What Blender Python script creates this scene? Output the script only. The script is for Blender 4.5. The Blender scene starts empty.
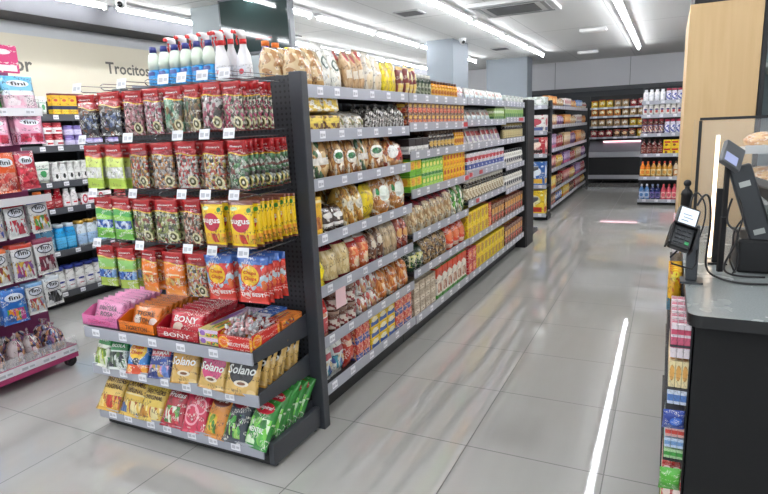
import bpy, bmesh, math, random
from mathutils import Vector, Matrix, noise
from mathutils.bvhtree import BVHTree
PI = math.pi
S = bpy.context.scene
random.seed(7)
col = bpy.context.collection

# ---------------------------------------------------------------- camera
cd = bpy.data.cameras.new('camera'); cam = bpy.data.objects.new('camera', cd); col.objects.link(cam)
yaw, pit, rol = 0.46344, -0.20500, -0.04334
f = Vector((-math.sin(yaw)*math.cos(pit), math.cos(yaw)*math.cos(pit), math.sin(pit)))
r = Vector((math.cos(yaw), math.sin(yaw), 0)); u = r.cross(f)
r2 = r*math.cos(rol)+u*math.sin(rol); u2 = -r*math.sin(rol)+u*math.cos(rol)
cam.matrix_world = Matrix(((r2.x, u2.x, -f.x, 0), (r2.y, u2.y, -f.y, 0), (r2.z, u2.z, -f.z, 1.48), (0, 0, 0, 1)))
cd.sensor_width = 36; cd.lens = 571.99/768*36; cd.clip_start = .05; cd.clip_end = 100
S.camera = cam
# ---------------------------------------------------------------- world, exposure
W = bpy.data.worlds.new('daylight'); S.world = W; W.use_nodes = True
W.node_tree.nodes['Background'].inputs[0].default_value = (.86, .93, 1, 1)
W.node_tree.nodes['Background'].inputs[1].default_value = .8
S.view_settings.view_transform = 'Standard'; S.view_settings.look = 'None'
S.view_settings.gamma = 1; S.view_settings.use_curve_mapping = False
S.view_settings.exposure = 0.84
LIGHT = 17.0
S.cycles.use_denoising = True
S.cycles.max_bounces = 7; S.cycles.transparent_max_bounces = 12

# ---------------------------------------------------------------- materials
def srgb(c):
    if isinstance(c, str): c = tuple(int(c[i:i+2], 16)/255 for i in (0, 2, 4))
    return tuple((x/12.92 if x <= .04045 else ((x+.055)/1.055)**2.4) for x in c[:3]) + (1,)
MATS = {}
class NT:
    def __init__(s, name):
        s.m = bpy.data.materials.new(name); s.m.use_nodes = True; s.t = s.m.node_tree; s.n = s.t.nodes
        s.b = s.n['Principled BSDF']
    def new(s, k, **kw):
        n = s.n.new('ShaderNode'+k)
        for a, v in kw.items(): setattr(n, a, v)
        return n
    def put(s, sock, v):
        if isinstance(v, bpy.types.NodeSocket): s.t.links.new(v, sock)
        else: sock.default_value = v
    def math(s, op, a, b=None, c=None):
        n = s.new('Math', operation=op); s.put(n.inputs[0], a)
        if b is not None: s.put(n.inputs[1], b)
        if c is not None: s.put(n.inputs[2], c)
        return n.outputs[0]
    def vec(s, op, a, b=None):
        n = s.new('VectorMath', operation=op); s.put(n.inputs[0], a)
        if b is not None: s.put(n.inputs[1], b)
        return n.outputs[1] if op == 'LENGTH' else n.outputs[0]
    def mix(s, fac, a, b):
        n = s.new('Mix', data_type='RGBA'); s.put(n.inputs[0], fac); s.put(n.inputs[6], a); s.put(n.inputs[7], b)
        return n.outputs[2]
def mat(name, c, rough=.5, metal=0, emit=0, bump=0, bscale=60, alpha=1, trans=0, var=0):
    if name in MATS: return MATS[name]
    k = NT(name); b = k.b; c4 = srgb(c)
    b.inputs['Base Color'].default_value = c4; b.inputs['Roughness'].default_value = rough; b.inputs['Metallic'].default_value = metal
    if emit: b.inputs['Emission Color'].default_value = c4; b.inputs['Emission Strength'].default_value = emit
    if alpha < 1: b.inputs['Alpha'].default_value = alpha
    if trans: b.inputs['Transmission Weight'].default_value = trans
    if bump or var:
        tc = k.new('TexCoord'); nz = k.new('TexNoise'); nz.inputs['Scale'].default_value = bscale; k.put(nz.inputs['Vector'], tc.outputs['Object'])
        if bump:
            bp = k.new('Bump'); bp.inputs['Strength'].default_value = bump; bp.inputs['Distance'].default_value = .01
            k.put(bp.inputs['Height'], nz.outputs[0]); k.put(b.inputs['Normal'], bp.outputs[0])
        if var:
            k.put(b.inputs['Base Color'], k.mix(k.math('MULTIPLY', nz.outputs[0], var), c4, srgb('000000')))
    MATS[name] = k.m; return k.m
def art(name, base, layers=(), rough=.3, film=0.0, bs=14):
    """printed packaging: shapes laid out in the pack's own UV frame.
    ('r',u0,v0,u1,v1,c) ('e',u,v,ru,rv,c) ('o',u,v,ru,rv,c,inner) ('w',v0,amp,freq,phase,c) above a wavy edge
    ('s',u0,v0,u1,v1,sx,sy,[colours]) a heap of small coloured sweets ('n',sx,sy,thr,c) blotches"""
    if name in MATS: return MATS[name]
    k = NT(name); b = k.b
    tc = k.new('TexCoord'); uv = tc.outputs['UV']; cur = srgb(base); hts = []
    sx_ = k.new('SeparateXYZ'); k.put(sx_.inputs[0], uv)
    def rect(u0, v0, u1, v1):
        p = k.vec('ABSOLUTE', k.vec('DIVIDE', k.vec('SUBTRACT', uv, ((u0+u1)/2, (v0+v1)/2, 0)), ((u1-u0)/2, (v1-v0)/2, 1)))
        q = k.new('SeparateXYZ'); k.put(q.inputs[0], p)
        return k.math('LESS_THAN', k.math('MAXIMUM', q.outputs[0], q.outputs[1]), 1.0)
    def ell(u, v, ru, rv):
        return k.vec('LENGTH', k.vec('MULTIPLY', k.vec('DIVIDE', k.vec('SUBTRACT', uv, (u, v, 0)), (ru, rv, 1)), (1, 1, 0)))
    for L in layers:
        t = L[0]
        if t == 'r': cur = k.mix(rect(*L[1:5]), cur, srgb(L[5]))
        elif t == 'e': cur = k.mix(k.math('LESS_THAN', ell(*L[1:5]), 1.0), cur, srgb(L[5]))
        elif t == 'o':
            d = ell(*L[1:5]); m = k.math('MULTIPLY', k.math('LESS_THAN', d, 1.0), k.math('GREATER_THAN', d, L[6]))
            cur = k.mix(m, cur, srgb(L[5]))
        elif t == 'w':
            s_ = k.math('MULTIPLY_ADD', k.math('SINE', k.math('MULTIPLY_ADD', sx_.outputs[0], L[3], L[4])), L[2], L[1])
            cur = k.mix(k.math('GREATER_THAN', sx_.outputs[1], s_), cur, srgb(L[5]))
        elif t == 's':
            vo = k.new('TexVoronoi'); vo.inputs['Scale'].default_value = 1
            nj = k.new('TexNoise'); nj.inputs['Scale'].default_value = 1; k.put(nj.inputs['Vector'], k.vec('MULTIPLY', uv, (L[5]*1.1, L[6]*1.1, 1)))
            k.put(vo.inputs['Vector'], k.vec('ADD', k.vec('MULTIPLY', uv, (L[5]*1.35, L[6]*1.35, 0)), k.vec('MULTIPLY', nj.outputs['Color'], (1.3, 1.3, 0))))
            q = k.new('SeparateColor'); k.put(q.inputs[0], vo.outputs['Color'])
            cr = k.new('ValToRGB'); cr.color_ramp.interpolation = 'CONSTANT'; cs = L[7]; e = cr.color_ramp.elements
            while len(e) < len(cs): e.new(.5)
            for i, c in enumerate(cs): e[i].position = i/len(cs); e[i].color = srgb(c)
            k.put(cr.inputs[0], q.outputs[0])
            m = rect(*L[1:5]); cur = k.mix(m, cur, cr.outputs[0])
            hts.append(k.math('MULTIPLY', m, k.math('MULTIPLY', vo.outputs['Distance'], -1.3)))
        elif t == 'n':
            nz = k.new('TexNoise'); nz.inputs['Scale'].default_value = 1; nz.inputs['Detail'].default_value = 1
            k.put(nz.inputs['Vector'], k.vec('MULTIPLY', uv, (L[1], L[2], 1)))
            cur = k.mix(k.math('GREATER_THAN', nz.outputs[0], L[3]), cur, srgb(L[4]))
    # small print: runs of specks the size of fine lettering, in an ink that reads on the ground colour
    lum = sum(srgb(base)[:3]); ink = srgb('f4f0e4') if lum < .9 else srgb('3a2c2c')
    n1 = k.new('TexNoise'); n1.inputs['Scale'].default_value = 1; n1.inputs['Detail'].default_value = 2; k.put(n1.inputs['Vector'], k.vec('MULTIPLY', uv, (34, 16, 1)))
    n2 = k.new('TexNoise'); n2.inputs['Scale'].default_value = 1; n2.inputs['Detail'].default_value = 0; k.put(n2.inputs['Vector'], k.vec('ADD', k.vec('MULTIPLY', uv, (2.5, 7, 1)), (len(MATS)*1.7, 0, 0)))
    pm = k.math('MULTIPLY', k.math('GREATER_THAN', n1.outputs[0], .54), k.math('GREATER_THAN', n2.outputs[0], .56))
    cur = k.mix(k.math('MULTIPLY', pm, .7), cur, ink)
    k.put(b.inputs['Base Color'], cur); b.inputs['Roughness'].default_value = rough
    if film: b.inputs['Coat Weight'].default_value = .7; b.inputs['Coat Roughness'].default_value = .12
    h = None
    for x in hts: h = x if h is None else k.math('ADD', h, x)
    if film:
        nz = k.new('TexNoise'); nz.inputs['Scale'].default_value = bs; nz.inputs['Detail'].default_value = 3; nz.inputs['Distortion'].default_value = .6
        k.put(nz.inputs['Vector'], tc.outputs['Object'])
        x = k.math('MULTIPLY', nz.outputs[0], film*2); h = x if h is None else k.math('ADD', h, x)
    if h is not None:
        bp = k.new('Bump'); bp.inputs['Strength'].default_value = .95; bp.inputs['Distance'].default_value = .011
        k.put(bp.inputs['Height'], h); k.put(b.inputs['Normal'], bp.outputs[0])
    MATS[name] = k.m; return k.m

# ---------------------------------------------------------------- mesh helpers
def finish(name, bm, mats, parent=None, smooth=False, loc=None, rot=None):
    me = bpy.data.meshes.new(name); bm.normal_update(); bm.to_mesh(me); bm.free()
    for m in (mats if isinstance(mats, (list, tuple)) else [mats]): me.materials.append(m)
    if smooth:
        for p in me.polygons: p.use_smooth = True
    o = bpy.data.objects.new(name, me); col.objects.link(o)
    if parent: o.parent = parent
    if loc: o.location = loc
    if rot: o.rotation_euler = rot
    return o
def uvl(bm): return bm.loops.layers.uv.verify()
def bbox(bm, x0, y0, z0, x1, y1, z1, mi=0, bev=0):
    """box with UVs: front (-y) and the other sides each 0..1"""
    v = [bm.verts.new(p) for p in ((x0,y0,z0),(x1,y0,z0),(x1,y1,z0),(x0,y1,z0),(x0,y0,z1),(x1,y0,z1),(x1,y1,z1),(x0,y1,z1))]
    L = uvl(bm); fs = []
    for ids in ((0,1,5,4),(1,2,6,5),(2,3,7,6),(3,0,4,7),(4,5,6,7),(3,2,1,0)):
        fc = bm.faces.new([v[i] for i in ids]); fc.material_index = mi; fs.append(fc)
        for lp, c in zip(fc.loops, ((0,0),(1,0),(1,1),(0,1))): lp[L].uv = c
    if bev:
        es = list({e for fc in fs for e in fc.edges})
        bmesh.ops.bevel(bm, geom=es, offset=bev, segments=2, affect='EDGES', profile=.5)
    return fs
def B(*a, mi=0, bev=0):
    bm = bmesh.new(); bbox(bm, *a, mi=mi, bev=bev); return bm
def tubev(bm, pts, rad, n=8, mi=0, cap=True):
    pts = [Vector(p) for p in pts]; rings = []; up = Vector((0, 0, 1))
    for i, p in enumerate(pts):
        t = (pts[min(i+1, len(pts)-1)]-pts[max(i-1, 0)]).normalized()
        a = t.cross(up) if abs(t.z) < .95 else t.cross(Vector((0, 1, 0)))
        a.normalize(); b = t.cross(a); rr = rad[i] if isinstance(rad, (list, tuple)) else rad
        rings.append([bm.verts.new(p+a*rr*math.cos(2*PI*j/n)+b*rr*math.sin(2*PI*j/n)) for j in range(n)])
    for i in range(len(rings)-1):
        for j in range(n):
            fc = bm.faces.new((rings[i][j], rings[i][(j+1) % n], rings[i+1][(j+1) % n], rings[i+1][j])); fc.material_index = mi
    if cap:
        bm.faces.new(rings[0][::-1]).material_index = mi; bm.faces.new(rings[-1]).material_index = mi
def loft(bm, secs, n=20, mi=0, cap=True, wob=0, seed=0):
    """secs: (z, w, d, exponent[, dx, dy]) superellipse sections; u=.5 faces -y"""
    L = uvl(bm); rings = []; z0, z1 = secs[0][0], secs[-1][0]
    for s in secs:
        z, w, d, e = s[:4]; dx, dy = (s[4], s[5]) if len(s) > 4 else (0, 0); ring = []
        for j in range(n):
            a = 2*PI*j/n+PI/2; c, q = math.cos(a), math.sin(a)
            x = w/2*math.copysign(abs(c)**(2/e), c)+dx; y = d/2*math.copysign(abs(q)**(2/e), q)+dy
            if wob:
                k = 1+wob*noise.noise(Vector((x*22+seed, y*22, z*22))); x = dx+(x-dx)*k; y = dy+(y-dy)*k
            ring.append(bm.verts.new((x, y, z)))
        rings.append(ring)
    for i in range(len(rings)-1):
        for j in range(n):
            fc = bm.faces.new((rings[i][j], rings[i][(j+1) % n], rings[i+1][(j+1) % n], rings[i+1][j])); fc.material_index = mi; fc.smooth = True
            for lp, (jj, ii) in zip(fc.loops, ((j, i), (j+1, i), (j+1, i+1), (j, i+1))):
                zz = secs[ii][0]; x = (jj/n-.25)*2
                lp[L].uv = (x if x < 1 else x-1, (zz-z0)/max(z1-z0, 1e-6))
    if cap:
        for ring in (rings[0][::-1], rings[-1]):
            fc = bm.faces.new(ring); fc.material_index = mi
            for lp in fc.loops: lp[L].uv = (.5, .01 if ring is not rings[-1] else .99)
    return rings
def bagm(bm, w, h, d, nx=10, ny=12, seal=.07, wob=.12, seed=0, mi=0, waist=.04):
    """pillow pack, front facing -y, sealed flat at head and foot; origin at foot centre"""
    L = uvl(bm); fr, bk = [], []
    for j in range(ny+1):
        v = j/ny; t = min(1, max(0, (v-seal)/(1-2*seal))); pv = (1-abs(2*t-1)**2.6)**.6 if 0 < t < 1 else 0
        for i in range(nx+1):
            u_ = i/nx; pu = (1-abs(2*u_-1)**3)**.6 if 0 < i < nx else 0
            x = (u_-.5)*w*(1-waist*pv); z = v*h
            nn = noise.noise(Vector((u_*3+seed*3.1, v*4, seed))); n2 = noise.noise(Vector((u_*7+seed, v*9, seed+9)))
            t_ = d/2*pv*pu*(1+wob*nn*2.2+wob*n2)
            yb = .35*wob*d*noise.noise(Vector((u_*4, seed, v*1.5)))*(1-pv) if not 0 < t < 1 else 0
            fr.append(bm.verts.new((x, -t_+yb-(.0006 if pv == 0 else 0), z)))
            bk.append(fr[-1] if i in (0, nx) else bm.verts.new((x, t_+yb+.0006, z)))
    for j in range(ny):
        for i in range(nx):
            a = j*(nx+1)+i; ids = (a, a+1, a+nx+2, a+nx+1); uvs = [((k % (nx+1))/nx, (k//(nx+1))/ny) for k in ids]
            for V, rev in ((fr, 0), (bk, 1)):
                vs = [V[k] for k in ids]; uu = list(uvs)
                if rev: vs.reverse(); uu.reverse()
                try: fc = bm.faces.new(vs)
                except ValueError: continue
                fc.smooth = True; fc.material_index = mi
                for lp, c in zip(fc.loops, uu): lp[L].uv = c
    for j in (0, ny):
        for i in range(nx):
            a = j*(nx+1)+i
            vs = [fr[a], fr[a+1], bk[a+1], bk[a]]; vs = [x for k_, x in enumerate(vs) if x not in vs[:k_]]
            if len(vs) > 2:
                fc = bm.faces.new(vs); fc.material_index = mi
TXT = {}
def text_bm(s, shear=0, fat=0.0):
    k = (s, shear, fat)
    if k in TXT: return TXT[k]
    c = bpy.data.curves.new('t', 'FONT'); c.body = s; c.size = 1; c.shear = shear; c.offset = fat; c.resolution_u = 2
    o = bpy.data.objects.new('t', c); col.objects.link(o)
    dg = bpy.context.evaluated_depsgraph_get(); me = bpy.data.meshes.new_from_object(o.evaluated_get(dg))
    vs = [tuple(v.co) for v in me.vertices]; ps = [tuple(p.vertices) for p in me.polygons]
    bpy.data.objects.remove(o); bpy.data.curves.remove(c); bpy.data.meshes.remove(me)
    x0 = min(v[0] for v in vs); x1 = max(v[0] for v in vs); y0 = min(v[1] for v in vs); y1 = max(v[1] for v in vs)
    TXT[k] = ([((v[0]-x0)/(x1-x0)-.5, (v[1]-y0)/(y1-y0)-.5) for v in vs], ps, (x1-x0)/(y1-y0)); return TXT[k]
def print_text(bm, s, cx, cz, w, h, mi, shear=0, fat=.01, rot=0, off=.0024):
    """letters laid on the front (-y) surface of what bm holds"""
    vs, ps, _ = text_bm(s, shear, fat); tree = BVHTree.FromBMesh(bm); nv = []
    ca, sa = math.cos(rot), math.sin(rot)
    for a, b in vs:
        x, z = a*w, b*h; x, z = cx+x*ca-z*sa, cz+x*sa+z*ca
        hit = tree.ray_cast(Vector((x, -1, z)), Vector((0, 1, 0)))[0]
        y = (hit.y if hit else (nv[-1].co.y+off if nv else 0))-off
        nv.append(bm.verts.new((x, y, z)))
    for p in ps:
        try: fc = bm.faces.new([nv[i] for i in p]); fc.material_index = mi
        except ValueError: pass

# ---------------------------------------------------------------- things
ROOTS = []
def tag(o, label, cat, group=None):
    o['label'] = label; o['category'] = cat
    if group: o['group'] = group
    for a, b in ((' of the ', ' of '), (' from left', ' left'), (' with ', ', '), (' on the ', ' '), (', ', ' ')):
        if len(label.split()) > 16: label = label.replace(a, b); o['label'] = label
    if not 4 <= len(label.split()) <= 16: print('LABEL', len(label.split()), label)
    return o
def struct(name, bm, m, **k):
    o = finish(name, bm, m, **k); o['kind'] = 'structure'; return o
def thing(name, label, cat, loc=(0, 0, 0), rz=0, group=None):
    o = bpy.data.objects.new(name, None); o.empty_display_size = .05; col.objects.link(o); o.location = loc; o.rotation_euler = (0, 0, rz)
    return tag(o, label, cat, group)
class Proto:
    """a kind of product: mesh parts built once, then placed by copying each object"""
    def __init__(s, name, look, cat, w, h, d, parts, labels=None):
        s.name, s.look, s.cat, s.w, s.h, s.d, s.parts, s.labels = name, look, cat, w, h, d, parts, labels or {}
        s.made = False; s.soft = any(w in look for w in ('bag', 'loaf', 'net'))
    def build(s):
        s.src = []
        for nm, bm, mats in s.parts:
            me = bpy.data.meshes.new(nm); bm.normal_update(); bm.to_mesh(me); bm.free()
            for m in (mats if isinstance(mats, (list, tuple)) else [mats]): me.materials.append(m)
            s.src.append((nm, bpy.data.objects.new(nm, me)))
        s.made = True
    def place(s, loc, rot, scale, label, group, parts=True):
        if not s.made: s.build()
        if len(s.src) == 1:
            o = s.src[0][1].copy(); o.name = s.name; col.objects.link(o)
        else:
            o = bpy.data.objects.new(s.name, None); o.empty_display_size = .03; col.objects.link(o)
            for nm, so in s.src:
                c = so.copy(); c.name = nm; col.objects.link(c); c.parent = o
                if nm in s.labels: c['label'] = s.labels[nm]
        o.location = loc; o.rotation_euler = rot; o.scale = scale
        return tag(o, label, s.cat, group)
PR = {}
def reg(key, *a, **k): PR[key] = Proto(*a, **k)
ORD = ['first', 'second', 'third', 'fourth', 'fifth', 'sixth', 'seventh', 'eighth', 'ninth', 'tenth', 'eleventh', 'twelfth', 'thirteenth', 'fourteenth', 'fifteenth', 'sixteenth', 'seventeenth', 'eighteenth', 'nineteenth', 'twentieth']
class Frame:
    """a shelf's own frame: s runs along its front to the viewer's right, d goes deeper"""
    def __init__(s, kind, front): s.k, s.f = kind, front
    def pos(s, a, d, z): return (s.f-d, a, z) if s.k == 'x' else (a, s.f+d, z)
    def rz(s): return PI/2 if s.k == 'x' else 0
USED = {}
def row(F, z, place, key, s0, s1, n, h=None, tiers=1, deep=1, inset=.015, lean=0, dep=None, jit=.03, fill=.96, dz=0, seq=None):
    p = PR[key]; pitch = (s1-s0)/n; sx = pitch*fill/p.w; sz = (h/p.h) if h else 1; D = (dep or p.d); sy = D/p.d
    if not h and sx < .7: sz = 1
    if (key, place) in USED: place = ['', 'farther right, ', 'far right, '][USED[(key, place)]] + place
    USED[(key, place)] = 1; USED[(key, place.replace("farther right, ", ""))] = 2 if "farther right" in place else 1
    grp = p.look + ' on ' + place
    for t in range(tiers):
        for k in range(deep):
            for i in range(n):
                lab = p.look
                if n > 1: lab += ', ' + ('leftmost' if i == 0 else 'rightmost' if i == n-1 else ORD[i]+' from left')
                if tiers > 1: lab += ', ' + (['lower', 'upper'][t] if tiers == 2 else ['bottom', 'middle', 'top', 'topmost'][t]) + ' tier'
                if deep > 1 and k: lab += ', ' + ['', 'behind', 'third back', 'fourth back'][k]
                lab += (', ' if n > 1 or tiers > 1 or k else ' on ') + place
                loc = F.pos(s0+(i+.5)*pitch, inset+D/2+k*D*1.04, z+t*p.h*sz*(math.cos(lean))*1.005+dz+D/2*math.sin(abs(lean)*1.15))
                rz = F.rz()+random.uniform(-jit, jit)*(2 if p.soft else 1); ln = lean*random.uniform(.85, 1.15) if lean else 0
                p.place(loc, (-ln, 0, rz), (sx, sy*1, sz*(random.uniform(.9, 1.05) if p.soft else random.uniform(.985, 1.0))), lab, grp)
WHITE, BLACK = 'f2f2ee', '151515'
mt = lambda n, c, **k: mat('ink '+n, c, rough=.4, **k)
INK = {k: mt(k, c) for k, c in dict(white='f4f4f0', black='141416', red='c8141e', yellow='f6d21a', blue='1c3f9c', dark='4a2a1c', pink='d8407e', green='1f7a3a', gold='c99a3a', grey='6a6a6a').items()}
# ---------------------------------------------------------------- kinds of product
def _ink(texts, m0):
    inks = []
    for t in texts:
        if t[5] not in inks: inks.append(t[5])
    return [m0]+[INK[i] for i in inks], inks
def _texts(bm, texts, inks, w, h):
    for s, cx, cz, tw, th, ink, *o in texts:
        print_text(bm, s, (cx-.5)*w, cz*h, tw*w, th*h, 1+inks.index(ink), shear=o[0] if o else 0, rot=o[1] if len(o) > 1 else 0, fat=.02)
def bagp(key, name, look, cat, w, h, d, base, layers=(), texts=(), film=.45, seal=.07, wob=.14, rough=.28, bs=14, extra=None, nx=10, ny=12):
    bm = bmesh.new(); bagm(bm, w, h, d, seal=seal, wob=wob, seed=len(PR)*1.7, nx=nx, ny=ny)
    ms, inks = _ink(texts, art(key+' wrap', base, layers, rough, film, bs)); _texts(bm, texts, inks, w, h)
    parts = [(('pouch' if extra else name), bm, ms)]+(extra or [])
    reg(key, name, look, cat, w, h, d, parts)
def boxp(key, name, look, cat, w, h, d, base, layers=(), texts=(), rough=.4, bev=.0015, extra=None):
    bm = B(-w/2, -d/2, 0, w/2, d/2, h, bev=bev); ms, inks = _ink(texts, art(key+' board', base, layers, rough)); _texts(bm, texts, inks, w, h)
    reg(key, name, look, cat, w, h, d, [(name if not extra else 'box', bm, ms)]+(extra or []))
def sackp(key, name, look, cat, w, h, d, base, layers=(), neck=None, film=.5, wob=.16, rough=.25, texts=(), tie=None):
    """a loaf or heap of rolls in film: fat body, gathered neck if given"""
    bm = bmesh.new(); H = h if not neck else h*.8
    secs = [(0, w*.8, d*.8, 3), (.05*H, w*.96, d*.96, 3), (.3*H, w, d, 3), (.6*H, w*.98, d*.96, 3), (.85*H, w*.9, d*.82, 2.6), (H, w*.6, d*.45, 2.2)]
    if neck: secs += [(H*1.05, w*.2, d*.2, 2), (H*1.12, w*.22, d*.15, 2), (h, w*.5, d*.12, 2)]
    else: secs[-1] = (H, w*.92, d*.06, 2); secs[-2] = (.88*H, w*.95, d*.6, 2.6)
    loft(bm, secs, n=24, wob=wob, seed=len(PR)*2.3)
    ms, inks = _ink(texts, art(key+' film', base, layers, rough, film)); _texts(bm, texts, inks, w, h)
    parts = [(name, bm, ms)]
    if neck:
        t = bmesh.new(); loft(t, [(H*1.03, w*.25, d*.24, 2), (H*1.07, w*.25, d*.24, 2)], n=12); parts = [('bag', bm, ms), ('tie', t, mat('tie '+neck, neck))]
    reg(key, name, look, cat, w, h, d, parts)
def jarp(key, name, look, cat, w, h, glass, cap, band=None, layers=(), shoulder=.78, capr=.8, square=False, rough=.15, capn='lid', texts=(), lab=(.12, .62)):
    e = 4 if square else 2; bm = bmesh.new()
    loft(bm, [(0, w*.86, w*.86, e), (.02*h, w, w, e), (shoulder*h*.9, w, w, e), (shoulder*h, w*.94, w*.94, e), (.86*h, w*capr*.9, w*capr*.9, 2)], n=20)
    parts = [('body', bm, art(key+' glass', glass, (), rough))]
    c = bmesh.new(); loft(c, [(.85*h, w*capr, w*capr, 2), (.985*h, w*capr, w*capr, 2), (h, w*capr*.93, w*capr*.93, 2)], n=20)
    parts.append((capn, c, mat('lid '+cap, cap, rough=.35)))
    if band or layers:
        b_ = bmesh.new(); q = w*1.015; loft(b_, [(lab[0]*h, q, q, e), (lab[1]*h, q, q, e)], n=20, cap=False)
        ms, inks = _ink(texts, art(key+' label', band or WHITE, layers, .45)); _texts(b_, texts, inks, w, h)
        parts.append(('label', b_, ms))
    reg(key, name, look, cat, w, h, w, parts)
def bottlep(key, name, look, cat, w, h, body, cap, band=None, layers=(), neck=.36, d=None, sh=.62, rough=.2, lab=(.14, .52), texts=(), capz=.9):
    d = d or w; bm = bmesh.new()
    loft(bm, [(0, w*.88, d*.88, 2.6), (.02*h, w, d, 2.6), (sh*.5*h, w*.97, d*.97, 2.6), (sh*h, w, d, 2.4), ((sh+.1)*h, w*.82, d*.82, 2.2), ((sh+.2)*h, w*neck*1.15, w*neck*1.1, 2), (capz*h, w*neck, w*neck, 2)], n=20)
    parts = [('body', bm, art(key+' body', body, (), rough))]
    c = bmesh.new(); q = w*neck*1.2; loft(c, [((capz-.02)*h, q, q, 2), (.99*h, q*.96, q*.96, 2), (h, q*.85, q*.85, 2)], n=16)
    parts.append(('cap', c, mat('lid '+cap, cap, rough=.35)))
    if band or layers:
        b_ = bmesh.new(); loft(b_, [(lab[0]*h, w*1.012, d*1.012, 2.6), (lab[1]*h, w*1.012, d*1.012, 2.5)], n=20, cap=False)
        ms, inks = _ink(texts, art(key+' label', band or WHITE, layers, .45)); _texts(b_, texts, inks, w, h)
        parts.append(('label', b_, ms))
    reg(key, name, look, cat, w, h, d, parts)

# gummy pouches on the end unit's hooks: clear pouch of sweets under a red printed head
def gummy(key, look, pal, sx=9, sy=11, ring='e8dcae', solid=None, w=.118, h=.2, lab=True, extra=()):
    def dull(c, q=.26): return '%02x%02x%02x' % tuple(int(int(c[i:i+2], 16)*(1-q)+int('6a5f56'[i:i+2], 16)*q) for i in (0, 2, 4))
    pal = [dull(c) for c in pal]+['4a423c']  # film grey mixed in; last dark tone paints the shadow between sweets
    bm = bmesh.new(); bagm(bm, w, h*.83, .034, seal=.05, wob=.2, seed=len(PR)*1.3)
    L = [('s', 0, 0, 1, 1, sx, sy, pal)] if not solid else list(solid)
    if lab: L += [('e', .74, .2, .2, .15, ring), ('e', .74, .2, .13, .1, '5a5630'), ('e', .74, .2, .06, .045, 'efe9d0'), ('r', 0, 0, 1, .025, '7a1c14')]
    L += [('w', .86, .03, 5, .6, 'e8b93a'), ('w', .89, .03, 5, .6, 'a01418')]+list(extra)
    hd = bmesh.new(); bagm(hd, w*1.0, h*.2, .006, nx=6, ny=4, seal=.1, wob=.3, seed=len(PR))
    bmesh.ops.translate(hd, vec=(0, 0, h*.8), verts=hd.verts)
    print_text(hd, "Gosary's", -.002, h*.875, w*.6, h*.05, 1, shear=.25, fat=.02)
    reg(key, 'candy_bag', look, 'candy bag', w, h, .036, [('pouch', bm, art(key+' film', pal[0], L, .18, .4, 30)), ('header', hd, [mat('header red', 'a8161a', rough=.25, bump=.3, bscale=30), INK['white']])])
gummy('g_black', 'brown bag of blackberry sweets', ['1a1a24', '2a3048', '4a5878', '14141c', '8a94a8'], 8, 9, solid=[('n', 3, 4, .55, '6a3c22'), ('s', .1, .22, .95, .62, 8, 9, ['1c1c28', '2c3450', '56648a', '101018', '98a0b4'])], lab=False, extra=[('w', .72, .04, 5, 0, '4a2a18'), ('w', .8, .05, 5, .6, 'd8b860'), ('w', .83, .05, 5, .6, 'a01418')])
gummy('g_pinkbits', 'clear bag of pink sugary sweets', ['e8b4b4', 'd88894', 'f0d0d0', 'c06878', 'e09aa4', '8a5c50'])
gummy('g_rose', 'clear bag of rose and white sweets', ['e8a8b8', 'f4e0e4', 'd05878', 'c8888c', 'f0f0ec'])
gummy('g_bottle', 'clear bag of green bottle sweets', ['4a8a64', '7ab890', '2c5a40', 'b8d8b8', '8a6a3c'], 6, 5)
gummy('g_cola', 'clear bag of brown and green sweets', ['5a3a24', '3c6a48', '8a6a3c', '2c3c2c', 'b09a6a'], 7, 6)
gummy('g_teeth', 'clear bag of pink and white rings', ['f0e0e0', 'd87890', '3a3434', 'f4f0ec', 'a85868'], 6, 7)
gummy('g_rasp', 'clear bag of raspberry pink sweets', ['c82858', 'd85880', '3c4a34', 'e0d8c0', '8a8a6a', 'b83058'], 9, 9)
gummy('g_straw', 'clear bag of strawberry pink sweets', ['d82858', 'e05888', 'e8e0cc', '5a6a3c', 'c8204c'], 8, 8)
gummy('g_lime', 'lime green and white candy bag', ['c0d858', 'e8f0b8'], solid=[('r', 0, 0, 1, .3, 'b4d048'), ('w', .28, .03, 5, 0, 'd8e878'), ('s', .08, .3, .95, .6, 7, 7, ['f0f0e8', 'e8ecd8', 'd8dcc0', 'f8f8f4'])], lab=False)
gummy('g_mix', 'clear bag of mixed orange red sweets', ['e8d8c8', 'd87830', 'c83830', 'f0f0e8', '8a6a58', 'e0a848'])
gummy('g_egg', 'clear bag of white and peach sweets', ['f0ece0', 'e8b890', 'e89848', 'd8d0c8', 'a07868'])
gummy('g_heart', 'clear bag of red and white sweets', ['d83030', 'f0ece4', 'f4d8d0', 'b82828', 'f0f0ec'])
gummy('g_milk', 'clear bag of peach and cream sweets', ['f0e4c8', 'e8a070', 'f0d060', 'd86050', 'f4f0e8'])
gummy('g_spiral', 'clear bag of green ribbon sweets', ['4a8a50', '9ab8a0', '1c3c28', 'c8d0c0', '7a3c34', '2c6a3c'], 5, 9, ring='e8d88a')
gummy('g_berry', 'green bag of blueberry sweets', ['5aa838', '78c048'], solid=[('r', 0, 0, 1, .84, '66b03c'), ('w', .26, .04, 4, 1, '8ccc50'), ('s', .06, .32, .96, .56, 7, 7, ['3c68b4', '2c4c98', '7aa0d8', 'c8d8f0']), ('w', .7, .03, 5, 0, '48a048')], lab=False)
gummy('g_wheel', 'clear bag of green wheel sweets', ['6a7a3c', 'c8c878', '3c4a24', 'e0dca8', '8a3c30', '98a850'], 7, 8, ring='e0dca8')
gummy('g_apple', 'green bag of blue and lime sweets', ['98b838', 'a8c848'], solid=[('r', 0, 0, 1, .84, 'a0b840'), ('r', 0, .6, 1, .84, '88c060'), ('s', .04, .28, .98, .52, 6, 5, ['2c5cb0', '1c4490', '88b0e0'])], lab=False)
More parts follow.
